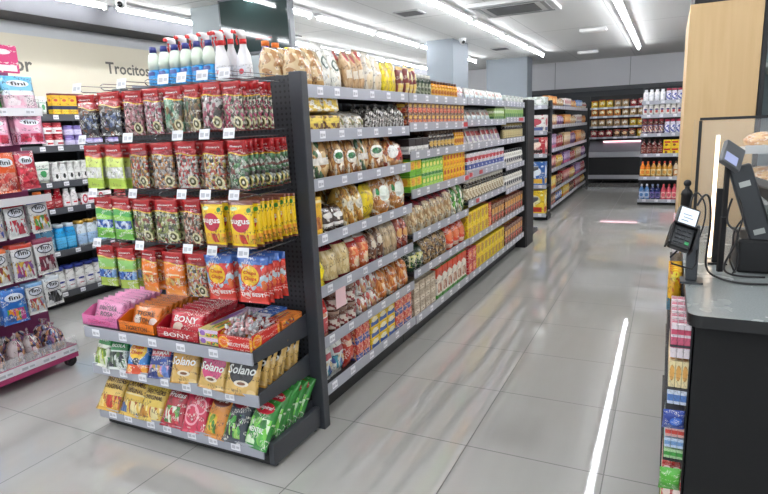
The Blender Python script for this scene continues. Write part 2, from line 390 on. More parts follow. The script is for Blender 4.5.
gummy('g_peach', 'orange bag of peach sweets', ['e88828', 'f0a040'], solid=[('r', 0, 0, 1, .84, 'ec8c28'), ('w', .18, .04, 4, 1, 'e87818'), ('s', .08, .28, .94, .5, 6, 5, ['e8a038', 'e0c070', 'c86820']), ('r', .22, .56, .8, .6, 'f8e0b0')], lab=False)
gummy('g_mush', 'clear bag of pale pink mushroom sweets', ['f0d8c8', 'e8a888', '8a5838', 'f0e8d0', 'd86858', '5a4434'])
bagp('sugus', 'candy_bag', 'yellow fruit chew bag', 'candy bag', .135, .2, .04, 'f4cc18', [('n', 4, 3, .62, 'e8a020'), ('r', 0, 0, 1, .05, '6a3420'), ('r', 0, .93, 1, 1, '7a3828'), ('s', 0, .1, 1, .3, 6, 3, ['f0a028', 'e8c030', 'd83828', 'f0b828']), ('e', .5, .55, .36, .2, 'c82848'), ('e', .85, .82, .08, .05, '2c8a38'), ('e', .25, .85, .16, .04, 'd8ecb8')], [('sugus', .5, .56, .76, .13, 'white')])
bagp('chupa', 'lollipop_bag', 'red and blue lollipop bag', 'candy bag', .145, .21, .045, 'd8281c', [('r', 0, .84, 1, 1, '2c5ca8'), ('s', .0, .3, 1, .84, 5, 5, ['d8342c', '88b8d8', 'c8d8e0', 'e87030', 'd02c28', 'e04838']), ('r', 0, .04, 1, .3, 'd8301c'), ('e', .46, .6, .33, .23, 'f4c41c'), ('o', .46, .6, .33, .23, 'd83818', .9)], [('Chupa', .47, .66, .42, .1, 'red', .2), ('Chups', .48, .54, .42, .1, 'red', .2), ('THE BEST', .5, .2, .74, .08, 'white'), ('OF', .2, .28, .14, .05, 'white')], seal=.05)
# open cartons on the end unit's tray shelf
def carton(key, look, w, h, d, c, word, ink, band=None):
    bm = bmesh.new(); t = .003; fh = h*.62
    bbox(bm, -w/2, -d/2, 0, w/2, d/2, t); bbox(bm, -w/2, -d/2, 0, w/2, -d/2+t, fh); bbox(bm, -w/2, d/2-t, 0, w/2, d/2, h)
    for sx in (-1, 1):
        x0 = sx*w/2-(t if sx > 0 else 0)
        vs = [bm.verts.new(p) for p in ((x0, -d/2, 0), (x0, d/2, 0), (x0, d/2, h), (x0, -d/2+.07, h), (x0, -d/2, fh))]+[bm.verts.new(p) for p in ((x0+t, -d/2, 0), (x0+t, d/2, 0), (x0+t, d/2, h), (x0+t, -d/2+.07, h), (x0+t, -d/2, fh))]
        bm.faces.new(vs[:5]); bm.faces.new(vs[5:][::-1])
        for i in range(5): j = (i+1) % 5; bm.faces.new((vs[j], vs[i], vs[i+5], vs[j+5]))
    print_text(bm, word, 0, fh*.45, w*.62, fh*.4, 1)
    reg(key, 'display_carton', look, 'display carton', w, h, d, [('display_carton', bm, [art(key+' board', c, (), .4), INK[ink]])])
carton('c_pink', 'open pink cardboard carton', .26, .085, .33, 'e078ac', 'PANTERA ROSA', 'pink')
carton('c_orange', 'open orange cardboard carton', .24, .085, .33, 'e87818', 'TIGRETON', 'dark')
carton('c_red', 'open dark red cardboard carton', .26, .085, .33, 'b81424', 'BONY', 'white')
bagp('p_pink', 'cake_wrapper', 'pink wrapped sponge cake', 'wrapped cake', .22, .12, .03, 'ee9cc6', [('r', 0, 0, 1, .08, 'f4b4d4')], [('PANTERA', .5, .66, .6, .2, 'grey'), ('ROSA', .5, .4, .44, .2, 'grey')], seal=.1)
bagp('p_orange', 'cake_wrapper', 'orange wrapped chocolate roll', 'wrapped cake', .2, .12, .03, 'ee8420', [('e', .25, .4, .14, .2, 'e8e0d8'), ('e', .8, .32, .14, .2, 'e8e0d8')], [('TIGRE', .5, .66, .62, .2, 'dark'), ('TON', .5, .38, .34, .2, 'dark')], seal=.1)
bagp('p_red', 'cake_wrapper', 'red wrapped jam cake', 'wrapped cake', .22, .12, .03, 'cc1c34', [('e', .3, .3, .16, .22, 'e8d8c8'), ('e', .5, .25, .1, .16, 'b01428')], [('BONY', .5, .66, .7, .26, 'white')], seal=.1)
boxp('b_wafer', 'wafer_box', 'flat blue and yellow wafer box', 'snack box', .115, .036, .34, 'e8d890', [('r', 0, .55, 1, 1, 'e0c8e4'), ('e', .2, .5, .14, .34, '9a6ab8'), ('r', .4, .1, .98, .45, 'e84860'), ('s', .4, .1, 1, .5, 9, 2, ['e84860', 'f0d040', '48a868'])])
boxp('b_wafer_blue', 'wafer_box', 'flat blue wafer bar box', 'snack box', .115, .036, .34, '3468b8', [('r', .1, .08, .9, .3, 'e8e0ec'), ('s', .1, .3, .9, .9, 4, 9, ['2c5cb0', '3c74c4', 'e8e8f0', '2450a0'])])
boxp('b_orange', 'snack_box', 'flat orange and yellow box', 'snack box', .17, .034, .3, 'e07830', [('r', .04, .1, .96, .9, 'e88c3c'), ('s', .08, .2, .6, .8, 7, 2, ['e8b048', '4868a8', 'c83828'])])
def lollybox():
    w, h, d = .19, .09, .2; bm = bmesh.new(); t = .003
    bbox(bm, -w/2, -d/2, 0, w/2, d/2, t)
    for a in ((-w/2, -d/2, 0, w/2, -d/2+t, h*.72), (-w/2, d/2-t, 0, w/2, d/2, h), (-w/2, -d/2+t, 0, -w/2+t, d/2-t, h*.85), (w/2-t, -d/2+t, 0, w/2, d/2-t, h*.85)): bbox(bm, *a)
    print_text(bm, 'MELODY POPS', .02, h*.3, w*.62, h*.18, 1)
    g = bmesh.new()
    for i in range(130):
        p = Vector((random.uniform(-.08, .08), random.uniform(-.085, .085), random.uniform(.03, .115)))
        m = Matrix.Translation(p) @ Matrix.Rotation(random.uniform(0, 3), 4, 'Z') @ Matrix.Rotation(random.uniform(0, 1.4), 4, 'X')
        fs0 = len(g.verts); loft(g, [(-.012, .003, .003, 2), (-.006, .018, .016, 2), (.004, .019, .017, 2), (.011, .004, .004, 2), (.02, .014, .002, 2)], n=8, mi=i % 3)
        g.verts.ensure_lookup_table()
        for v in list(g.verts)[fs0:]: v.co = m @ v.co
    cup = art('lolly board', 'd0201c', [('e', .17, .5, .16, .42, 'f0a818'), ('e', .17, .5, .1, .26, 'e86818'), ('r', .93, .05, 1, .9, 'e8a018')], .35)
    reg('lollybox', 'lollipop_box', 'open red carton of wrapped lollipops', 'candy box', w, h, d, [('carton', bm, [cup, INK['white']]), ('lollipop_heap', g, [mat('wrap white', 'eeeaea', rough=.15, bump=.4), mat('wrap clear', 'c8ccd0', rough=.1), mat('wrap pink', 'e0b4b4', rough=.15)])])
lollybox()
# second shelf of the end unit
bagp('s_mint', 'herb_candy_box', 'green and white herb candy pack', 'candy pack', .13, .17, .03, 'e8ecdc', [('r', 0, .6, 1, .9, '3c9a50'), ('s', .1, .08, .9, .5, 5, 4, ['c8d848', '98b838', 'e0e8c0', '6a9a30'])], [('RICOLA', .5, .74, .7, .1, 'white')], film=.15, wob=.06)
bagp('s_mint2', 'herb_candy_box', 'dark green herb candy pack', 'candy pack', .14, .15, .03, 'dce4dc', [('r', 0, .6, 1, .9, '2c8a4c'), ('s', .1, .08, .9, .55, 5, 4, ['203c2c', '486a3c', 'd8e0d8', '2c2c3c'])], [('RICOLA', .5, .74, .7, .1, 'white')], film=.15, wob=.06)
bagp('s_chupa', 'lollipop_bag', 'blue lollipop bag with yellow badge', 'candy bag', .135, .17, .04, '2878c0', [('n', 4, 4, .6, '58a8e0'), ('e', .5, .64, .38, .27, 'f4c41c'), ('r', 0, 0, 1, .26, 'd84818'), ('e', .16, .14, .14, .1, 'f0a028'), ('e', .82, .14, .14, .1, 'f0a028'), ('e', .48, .34, .16, .1, '28283c')], [('Chupa', .5, .72, .5, .12, 'red', .2), ('Chups', .5, .58, .5, .12, 'red', .2)])
bagp('s_navy', 'gum_bag', 'navy bag with red lettering', 'candy bag', .14, .16, .035, '243c88', [('n', 3, 3, .6, '2c50a8'), ('r', .1, .66, .9, .86, 'c83040'), ('s', .1, .06, .9, .4, 4, 3, ['d890b8', 'c8a050', '6888d0', '283c80'])], [('BURMAR', .5, .76, .7, .11, 'white')])
GOLD = 'd8b062'
def solano(key, look, oval, ink):
    bagp(key, 'candy_bag', look, 'candy bag', .145, .19, .035, GOLD, [('n', 2, 3, .55, 'e4c484'), ('e', .34, .66, .27, .2, oval), ('e', .66, .66, .27, .2, oval), ('e', .5, .48, .36, .26, oval), ('e', .52, .26, .22, .07, 'e8dcc8'), ('e', .52, .26, .13, .035, '7a4a28'), ('r', 0, 0, 1, .05, 'c09040')], [('Solano', .5, .56, .8, .2, ink, .25)], rough=.25)
solano('sol_gold', 'gold caramel candy bag', 'd4a050', 'white'); solano('sol_pink', 'gold bag with pink heart', 'd04878', 'white'); solano('sol_black', 'gold bag with black heart', '181416', 'white')
# bottom shelf of the end unit
bagp('k_gold', 'nut_bag', 'gold and red nut bag', 'snack bag', .15, .18, .04, 'd8a83c', [('w', .3, .05, 6, 0, 'e4c060'), ('s', .05, .08, .95, .36, 6, 3, ['c86828', 'e8b040', 'd03828', 'f0d070']), ('r', 0, .92, 1, 1, 'c83820')], [('WERTHERS', .52, .72, .8, .12, 'dark'), ('ORIGINAL', .52, .56, .76, .1, 'dark')])
bagp('k_gold2', 'nut_bag', 'yellow gold toffee bag', 'snack bag', .14, .18, .04, 'e0b84c', [('s', .05, .08, .95, .36, 5, 3, ['b86020', 'e8c050', 'f0e0a0', '4c6a9a']), ('r', 0, .5, 1, .54, 'e8d8a0')], [('CARAMEL', .5, .76, .74, .12, 'dark'), ('ORIGINAL', .5, .6, .7, .1, 'dark')])
bagp('k_gold3', 'nut_bag', 'yellow toffee bag with blue sky', 'snack bag', .14, .18, .04, 'e4c458', [('s', .05, .08, .95, .36, 5, 3, ['b86020', 'e8c050', 'f0e0a0', 'c88828']), ('r', .5, .86, 1, .98, '3c6a9a')], [('WERTHERS', .5, .72, .76, .11, 'dark'), ('ORIGINAL', .5, .58, .7, .1, 'dark')])
bagp('k_redgreen', 'candy_bag', 'crimson bag with green leaves', 'candy bag', .14, .17, .045, 'b82038', [('n', 5, 5, .55, '8a1c2c'), ('s', .2, .1, .8, .5, 5, 4, ['68a040', 'f0f0e0', 'c82c3c', '3c7a34'])], [('Frutas', .5, .78, .7, .13, 'white', .2)])
bagp('k_pink', 'candy_bag', 'bright red cherry candy bag', 'candy bag', .14, .17, .045, 'd03050', [('n', 5, 5, .58, 'a81c3c'), ('o', .4, .4, .28, .24, 'f0a8b4', .8), ('o', .7, .6, .2, .18, 'f0a8b4', .8)])
bagp('k_orange', 'candy_bag', 'orange bag with green leaves', 'candy bag', .13, .19, .05, 'd88828', [('e', .5, .8, .4, .13, '6a2418'), ('s', .05, .1, .6, .5, 5, 5, ['8ab030', 'e8c038', '4c8a28', 'e89828'])], [('Respiral', .5, .81, .62, .1, 'white', .2)])
bagp('k_dark', 'candy_bag', 'black bag with green leaves', 'candy bag', .125, .19, .05, '2c3440', [('e', .5, .8, .36, .13, '8a2030'), ('s', .05, .1, .75, .55, 5, 5, ['48a040', '20242c', '9ad060', '282c38']), ('n', 3, 3, .66, '4a5868')], [('Respiral', .5, .81, .62, .1, 'white', .2)])
bagp('k_green', 'candy_bag', 'bright green mint candy bag', 'candy bag', .135, .2, .055, '2c8430', [('e', .5, .8, .38, .12, 'c81c34'), ('s', .08, .08, .92, .6, 4, 4, ['78d048', '2c8a34', '58b840', 'd8f0c8']), ('n', 3, 3, .62, '287830')], [('Respiral', .5, .81, .62, .1, 'white', .2), ('MENTOL', .5, .36, .6, .1, 'white')])
# long rack
G = 'd8c49a'
sackp('bread_crate', 'bread_bag', 'clear bag of tan bread slices', 'bread bag', .12, .2, .13, 'd8bc90', [('n', 4, 4, .5, 'b8895a'), ('n', 5, 7, .62, 'f0e0c4'), ('r', 0, 0, 1, .14, 'c09458')])
bagp('picos', 'breadstick_bag', 'white bag with dark green oval', 'snack bag', .1, .24, .05, 'eceae0', [('n', 4, 6, .62, 'dcc8a0'), ('e', .5, .55, .34, .14, '2c4a3c'), ('e', .5, .55, .26, .09, 'd8e0d8'), ('r', 0, .8, 1, 1, 'f4f2ec')])
bagp('redtop', 'breadstick_bag', 'tan breadstick bag with red top', 'snack bag', .09, .24, .06, 'd4b48c', [('n', 8, 3, .5, 'c09868'), ('r', .1, .3, .9, .5, 'e8dcc8'), ('e', .5, .84, .34, .13, 'b83024')])
bagp('wafer', 'wafer_bag', 'clear bag of pale round wafers', 'snack bag', .1, .22, .06, 'e4dccc', [('e', .5, .72, .4, .2, 'dcc8a4'), ('e', .5, .3, .4, .2, 'dcc8a4'), ('o', .5, .72, .4, .2, 'f0ece4', .8)])
bagp('yellowbag', 'snack_bag', 'bright yellow snack bag', 'snack bag', .09, .21, .05, 'ecd020', [('n', 5, 4, .56, 'c8a858'), ('r', 0, 0, .16, 1, 'f0d818')])
bagp('brownred', 'toast_bag', 'maroon and yellow toast bag', 'snack bag', .08, .21, .05, '7a2c28', [('r', .1, .1, .9, .42, 'e0c060'), ('e', .5, .65, .3, .14, 'e8d898'), ('r', 0, .88, 1, 1, 'd8a840')])
boxp('tray_yellow', 'pastry_tray', 'white and yellow pastry tray', 'food tray', .16, .1, .16, 'e8e4d8', [('n', 3, 3, .48, 'e8c848'), ('n', 5, 5, .6, 'c89848')], bev=.012)
boxp('tray_brown', 'pastry_tray', 'yellow and brown pastry tray', 'food tray', .16, .1, .16, 'd8b850', [('n', 4, 3, .5, '6a4830'), ('r', .1, .55, .9, .85, 'e8d060')], bev=.012)
bagp('sachet_white', 'pastry_bag', 'white and cream pastry bag', 'snack bag', .11, .13, .05, 'e8e4dc', [('n', 5, 4, .55, 'd0c0a0'), ('s', .2, .15, .8, .5, 5, 3, ['c8b088', 'e0d8c8', '8a8a58'])])
sackp('seedbag', 'seed_bag', 'clear bag of dark speckled biscuits', 'snack bag', .1, .13, .09, '6a625c', [('s', 0, 0, 1, 1, 14, 8, ['4a4440', 'c8c0b8', '2c2a2a', 'e4e0dc', '7a7068'])], neck='c8c8c8')
GR = ['b87c44', 'd8ac70', 'a06430', 'dcb884', 'ecdcc4', 'c8904c', '8a5428']
sackp('rolls', 'bread_roll_bag', 'clear bag of golden bread rolls', 'bread bag', .17, .25, .14, 'd0a066', [('s', 0, 0, 1, 1, 9, 4, GR), ('e', .46, .5, .2, .16, 'f0ece0'), ('e', .46, .52, .13, .08, '2c7a48')])
sackp('rolls_white', 'bread_roll_bag', 'clear bag of floury white rolls', 'bread bag', .16, .24, .14, 'dcc8a4', [('s', 0, 0, 1, 1, 8, 4, ['dcc8a4', 'ece4d4', 'c09458', 'd4b47c', '4a6a48', 'a87440']), ('r', .2, .35, .7, .5, 'eee8dc')])
sackp('rolls_red', 'bread_roll_bag', 'bread roll bag with red label', 'bread bag', .2, .22, .15, 'c89468', [('s', 0, 0, 1, 1, 8, 4, ['b86840', 'e0b888', 'f0e4d8', 'c88850', 'a84830']), ('e', .6, .4, .2, .2, 'c83c28'), ('e', .4, .5, .14, .2, 'f0ece8')], neck='a83020')
boxp('madeleine', 'cake_box', 'tall yellow cake packet', 'snack box', .1, .22, .14, 'e8b830', [('e', .5, .35, .36, .16, 'c87840'), ('s', .15, .2, .85, .45, 4, 4, ['c87838', 'e0a050', 'b06030']), ('r', 0, .85, 1, .92, 'f0e0b0')], bev=.008)
sackp('darkloaf', 'dark_bread_bag', 'dark brown and white striped bag', 'bread bag', .12, .17, .14, '3c2820', [('r', .1, .25, .9, .36, 'e8e4e0'), ('n', 5, 3, .6, 'c8c0b8'), ('e', .5, .62, .26, .1, 'e0dcd8')])
sackp('muffins', 'muffin_bag', 'tall golden muffin bag', 'bread bag', .11, .23, .14, 'd8a850', [('s', 0, 0, 1, 1, 7, 5, ['d8a040', 'e8c070', 'c08030', 'f0e0b8']), ('e', .5, .5, .2, .12, 'e8e0c8')])
sackp('croissants', 'croissant_bag', 'large bag of brown croissants', 'bread bag', .22, .23, .15, 'b87c44', [('s', 0, 0, 1, 1, 7, 5, ['a86830', 'd0985c', 'c0803c', 'e8d8c0']), ('e', .5, .55, .14, .2, 'e8f0e4'), ('e', .3, .6, .06, .1, '2c8a48'), ('r', 0, 0, 1, .1, 'c87828')])
sackp('lemonnet', 'sweet_net', 'bright yellow wrapped pack', 'snack pack', .08, .16, .08, 'f0dc10', [('n', 4, 5, .6, 'd0a820')], wob=.3)
sackp('sticks', 'bread_stick_bag', 'cream breadstick bag with maroon base', 'bread bag', .12, .2, .14, 'e0cc9c', [('n', 9, 3, .5, 'ccb078'), ('r', 0, 0, 1, .1, '7a1c28'), ('r', 0, .88, 1, 1, '8a2030')])
sackp('orangeloaf', 'cake_bag', 'orange red cake bag', 'bread bag', .12, .2, .14, 'd8683c', [('n', 4, 4, .55, 'e8a068'), ('r', 0, .75, 1, .9, 'c82c24'), ('r', 0, .9, 1, 1, 'e8dcd0'), ('e', .5, .3, .2, .16, 'e8c8a0')])
sackp('brownbisc', 'biscuit_bag', 'brown biscuit bag', 'biscuit bag', .1, .18, .14, '6a4430', [('n', 3, 4, .55, 'b89878'), ('r', 0, 0, 1, .12, '8a2434'), ('e', .5, .6, .24, .12, 'e0d0b8')])
sackp('palesticks', 'biscuit_bag', 'pale beige finger biscuit bag', 'biscuit bag', .09, .2, .14, 'd4bc98', [('n', 10, 2, .5, 'b89c74'), ('r', 0, .8, 1, 1, 'b0a088')])
sackp('redbrown', 'biscuit_bag', 'dark red biscuit bag', 'biscuit bag', .1, .21, .14, '8a3028', [('n', 4, 5, .52, 'b85840'), ('e', .5, .5, .26, .14, 'e0a868')])
sackp('redwhite', 'bread_bag', 'red and white toast bag', 'bread bag', .1, .2, .14, 'd0585c', [('r', 0, .5, 1, .62, 'f0e8e4'), ('n', 3, 4, .55, 'e0a080'), ('r', 0, .62, 1, .9, 'd83c38')])
jarp('roundbisc', 'biscuit_pack', 'dark brown round biscuit pack', 'biscuit pack', .09, .085, '6a4030', 'a08070', band='e0d4c8', layers=[('n', 4, 2, .5, '8a3030')], capr=.95)
sackp('pinkpack', 'biscuit_bag', 'white and red biscuit bag', 'biscuit bag', .1, .11, .12, 'dcc8bc', [('s', 0, 0, 1, 1, 6, 3, ['b84840', 'e8dcd4', 'c89468', 'f0ece8'])])
sackp('buns', 'bun_bag', 'large bag of orange glazed buns', 'bread bag', .16, .19, .15, 'cc7838', [('s', 0, 0, 1, 1, 8, 4, ['c86c28', 'e09850', 'd8823c', 'b85c20', 'f0d8b8'])], neck='8a2030')
bagp('flour', 'breadcrumb_bag', 'white and blue bag with teal spots', 'food bag', .15, .2, .08, 'dce0dc', [('s', .05, .1, .95, .6, 4, 4, ['e8ece8', '48a0b8', 'd8c8a0', 'e0e8e4', '3c58a0', 'e4e4dc']), ('r', .1, .66, .9, .8, 'a84050')])
bagp('redpack', 'toast_bag', 'tall red toast bag', 'snack bag', .1, .19, .08, 'c83424', [('n', 4, 4, .55, 'd8603c'), ('r', .1, .6, .9, .75, 'e8c8b0')])
boxp('redblue', 'toast_box', 'red and blue toast packet', 'snack box', .1, .085, .12, 'c84838', [('r', 0, 0, 1, .4, '4458a0'), ('n', 4, 3, .55, 'e0a070')], bev=.006)
boxp('yellowblue', 'biscuit_box', 'yellow and blue biscuit box', 'biscuit box', .13, .065, .14, 'f0cc28', [('r', .05, .1, .95, .5, '2c58a8'), ('e', .5, .65, .34, .24, 'e8e0c0')], bev=.004)
jarp('darkjar', 'sauce_jar', 'dark green jar with white lid', 'jar', .055, .17, '28382c', 'dcdcd8', band='4a5440', layers=[('n', 3, 3, .5, '8a9078')])
jarp('amberjar', 'honey_jar', 'amber jar with brown lid', 'jar', .055, .13, 'c88820', '5a3018', band='e0b040', layers=[('e', .5, .5, .3, .3, 'a86018')])
boxp('redyellowbox', 'tea_box', 'dark red and gold box', 'food box', .07, .085, .12, '5a2420', [('r', .1, .1, .9, .5, 'c84830'), ('e', .5, .7, .3, .16, 'e0b840'), ('n', 4, 4, .6, 'e0a838')])
boxp('blackwhite', 'spread_box', 'white box with black top', 'food box', .13, .1, .1, 'e4e4e0', [('r', 0, .5, 1, 1, '241c1c'), ('r', .1, .15, .9, .3, 'b0b0b0')])
jarp('brownjar', 'coffee_jar', 'dark brown jar with gold label', 'jar', .08, .12, '2c1c14', '4a3424', band='3a3438', layers=[('e', .5, .5, .28, .3, 'c8a048')], square=True)
boxp('yellowtea', 'infusion_box', 'yellow and green infusion box', 'tea box', .1, .1, .1, 'e0cc30', [('r', 0, 0, 1, .35, '6ab830'), ('e', .5, .6, .3, .24, 'e8a030'), ('r', 0, .88, 1, 1, '58a030')])
boxp('greentea', 'infusion_box', 'lime green infusion box', 'tea box', .06, .1, .1, '78c030', [('r', 0, 0, 1, .3, 'a8d850'), ('r', 0, .8, 1, 1, '2c8a38'), ('e', .5, .5, .34, .14, 'e8e070')])
boxp('yellowbox', 'stock_box', 'yellow soup stock box', 'food box', .07, .1, .1, 'f0bc18', [('r', .15, .15, .85, .4, 'e88c18'), ('e', .5, .7, .3, .16, 'c84820')])
sackp('garlicbag', 'biscuit_bag', 'beige knobbly biscuit bag with maroon top', 'biscuit bag', .15, .24, .14, 'd8c098', [('s', 0, 0, 1, .8, 8, 6, ['dcc8a0', 'c8a878', 'e8dcc0', 'b89468']), ('w', .78, .05, 6, 0, '7a1c28')])
sackp('greenwhite', 'salad_bag', 'green and white crouton bag', 'food bag', .14, .24, .13, 'd8dcc0', [('s', 0, 0, 1, 1, 6, 5, ['58a038', 'e8e8d8', 'c8b080', '3c8030', 'f0f0e4'])])
sackp('darkgreenbag', 'nut_bag', 'dark green and cream bag', 'snack bag', .14, .18, .13, '2c4430', [('s', .1, .2, .9, .7, 5, 4, ['d8d8a0', '3c6a38', '203828', 'e0d878'])])
sackp('nutbag', 'nut_bag', 'brown mixed nut bag', 'snack bag', .16, .2, .13, '8a6a48', [('s', 0, 0, 1, 1, 9, 6, ['7a5838', 'a88858', 'c8a878', '4a3424'])])
sackp('redorangebag', 'snack_bag', 'glossy red orange snack bag', 'snack bag', .15, .21, .13, 'd8482c', [('e', .5, .6, .34, .24, 'e87848'), ('r', 0, .1, 1, .25, 'e8b8a0')])
boxp('kraftbox', 'cereal_bar_box', 'grey beige cardboard box', 'food box', .1, .075, .12, 'b8a890', [('r', .1, .2, .9, .6, 'd8ccb8'), ('n', 4, 4, .6, '8a7868')])
boxp('whitegreen', 'crispbread_pack', 'white pack with red and green', 'food pack', .13, .2, .12, 'e8e0d4', [('w', .72, .05, 5, 0, 'd84c2c'), ('r', 0, 0, 1, .14, '4c9a3c'), ('s', .15, .2, .85, .5, 4, 3, ['c89878', 'e8e0d0', 'b06850'])], bev=.01)
bagp('sachetrow', 'soup_sachet', 'white soup sachet', 'sachet', .13, .15, .02, 'e4e2de', [('r', .1, .1, .9, .4, 'c8d4dc'), ('e', .5, .6, .3, .16, 'd89c90')], film=.15)
bagp('sachetred', 'soup_sachet', 'white and red sachet', 'sachet', .13, .14, .02, 'e0dcdc', [('r', .1, .5, .9, .8, 'c84c50'), ('e', .5, .3, .3, .16, 'b0a0c0')], film=.15)
boxp('mixtube', 'paste_box', 'small red blue white box', 'food box', .12, .15, .1, 'd8d8dc', [('r', 0, .6, 1, .8, 'c02c34'), ('r', 0, .2, 1, .45, '3450a0'), ('n', 3, 5, .6, 'e8e8e8')])
jarp('whitejar', 'mayonnaise_jar', 'white jar with dark lid', 'jar', .07, .15, 'e8e4da', '2c2c30', band='f0ece4', layers=[('e', .5, .5, .25, .3, '4a4a50')])
jarp('oliveJar', 'olive_jar', 'dark jar with pale lid', 'jar', .07, .14, '2c2418', 'd0ccc0', band='a89878', layers=[('n', 4, 3, .5, 'e0d8c0')])
boxp('yellowgold', 'biscuit_box', 'yellow biscuit packet', 'biscuit box', .12, .085, .12, 'ecd020', [('e', .5, .5, .34, .34, 'b8902c'), ('n', 5, 4, .62, 'c82c28')], bev=.004)
boxp('redbox', 'biscuit_box', 'red biscuit packet', 'biscuit box', .12, .085, .12, 'c0242c', [('e', .5, .5, .3, .3, 'e09060')], bev=.004)
boxp('brownbox', 'biscuit_box', 'brown and gold biscuit box', 'biscuit box', .09, .16, .12, '6a3820', [('r', .1, .5, .9, .8, 'd8a040'), ('e', .5, .3, .3, .14, 'c83820')])
boxp('greenbox', 'tea_box', 'pale green box', 'tea box', .07, .14, .1, '98b868', [('r', 0, .6, 1, .8, 'e0e8d0'), ('r', .1, .1, .9, .35, '3c7a3c')])
jarp('darkbottle', 'vinegar_bottle', 'dark glass bottle', 'bottle', .055, .17, '241c18', '8a7838', band='b8a878', capn='cap')
boxp('clearbox', 'pastry_box', 'clear plastic pastry box', 'food box', .17, .1, .16, 'dce4e0', [('n', 3, 3, .5, 'c4ccc0'), ('r', .3, .3, .7, .7, 'f0f0ec')], bev=.01, rough=.15)
bagp('toptan', 'pasta_bag', 'tan and cream dried food bag', 'food bag', .1, .2, .06, 'c8b080', [('n', 5, 5, .5, 'e4dcc0'), ('n', 6, 5, .64, '5a4834'), ('r', .1, .3, .9, .45, 'e8e4d8')])
# mixed for the far shelves
for i, (nm, c, c2, c3) in enumerate((('orange', 'd88838', 'e8d8a0', '6a2c20'), ('crimson', 'b02c38', 'e8d0c0', '3c2c2c'), ('blue', '3468b0', 'e0e8f0', 'd8a838'), ('tan', 'c8a878', 'ece4d4', '8a4430'), ('yellow', 'e8c430', 'f0e8b0', 'c03424'), ('white', 'e0dcd8', 'b04450', '4a5a8a'), ('purple', '6a4a88', 'd8c8e0', 'd84c7c'), ('brown', '5a3a28', 'd0a870', 'b83424'))):
    boxp('mx%d' % i, 'snack_box', nm+' printed snack box', 'snack box', .15, .24, .1, c, [('e', .5, .6, .34, .2, c2), ('r', .1, .1, .9, .3, c3), ('n', 4, 4, .63, c2)])
    bagp('mb%d' % i, 'crisps_bag', nm+' crisps bag', 'snack bag', .16, .2, .07, c, [('e', .5, .55, .32, .2, c2), ('n', 4, 4, .6, c3), ('r', 0, .9, 1, 1, c3)], nx=6, ny=8)
for nm, b, cp, lb in (('blue', '5888c0', 'e8e8f0', 'c8d8f0'), ('navy', '2c3468', '8090b0', '6a5aa0'), ('pink', 'd85868', 'c83838', 'f0b0a8'), ('orange', 'e8882c', 'd85820', 'f0c060'), ('amber', 'c89038', 'c83020', 'e0c890'), ('wine', '6a2424', '4a1c1c', '8a3c30'), ('cream', 'd8c8a8', '6a4428', 'b87c3c')):
    bottlep('j_'+nm, 'juice_bottle', nm+' juice bottle', 'bottle', .085, .26, b, cp, band=lb, layers=[('e', .5, .5, .2, .3, b)])
jarp('can', 'white_can', 'white can with red print', 'can', .085, .2, 'e0dcd8', 'd0d0d0', band='e8e4e0', layers=[('r', .35, .2, .65, .7, 'b04c4c'), ('e', .5, .75, .2, .14, '3c4c7a')], capr=.95)
jarp('cocoa', 'cocoa_jar', 'brown and violet jar', 'jar', .085, .2, '6a3c34', '8a2c34', band='5a4a80', layers=[('s', .1, .1, .9, .9, 5, 3, ['a04838', '5a4a80', 'e0d0c0'])], capr=.9)
jarp('creamjar', 'cream_jar', 'blue and white jar with red lid', 'jar', .085, .19, 'e0e0ec', 'a82c48', band='4450a0', layers=[('n', 4, 3, .5, 'e8e8f0')], capr=.9)
jarp('whiteroll', 'cream_bottle', 'plain white bottle', 'bottle', .085, .22, 'f0f0f2', 'e0e0e4', band='e8e8ec', capr=.6)
boxp('yellowcarton', 'cocoa_box', 'bright yellow carton with red print', 'food box', .11, .13, .1, 'f0c818', [('r', .1, .55, .9, .8, 'c83020'), ('e', .4, .3, .2, .16, '8a4420')])
# household bottles
def spray(key, look, body, head):
    bm = bmesh.new(); loft(bm, [(0, .07, .045, 2.6), (.01, .078, .052, 2.6), (.08, .078, .052, 2.6), (.13, .066, .05, 2.4), (.165, .036, .034, 2), (.185, .03, .03, 2)], n=20)
    lb = bmesh.new(); loft(lb, [(.02, .0795, .0535, 2.6), (.085, .079, .0535, 2.6)], n=20, cap=False)
    cp = bmesh.new(); loft(cp, [(.18, .036, .036, 2), (.203, .034, .034, 2)], n=16)
    hd = bmesh.new(); loft(hd, [(.2, .03, .028, 2.5), (.216, .034, .04, 3, 0, -.006), (.232, .034, .07, 3, 0, -.018), (.243, .028, .066, 2.5, 0, -.02)], n=16)
    tr = bmesh.new(); tubev(tr, [(0, -.035, .215), (0, -.042, .195), (0, -.036, .175)], [.006, .005, .003], n=8)
    nz = bmesh.new(); tubev(nz, [(0, -.045, .232), (0, -.066, .231)], [.009, .008], n=12)
    reg(key, 'spray_bottle', look, 'spray bottle', .085, .245, .06, [('body', bm, mat(key+' body', body, rough=.3)), ('label', lb, art(key+' label', 'e8e8ec', [('r', .3, .1, .7, .9, 'd8dce4'), ('e', .5, .5, .1, .2, 'c03040')], .4)), ('collar', cp, mat('collar '+head, head, rough=.35)), ('spray_head', hd, [mat('head white', 'eceaea', rough=.35)]), ('trigger', tr, mat('collar '+head, head, rough=.35)), ('nozzle', nz, mat('collar '+head, head, rough=.35))])
spray('spray', 'white trigger spray bottle with red collar', 'ececee', 'd82c2c')
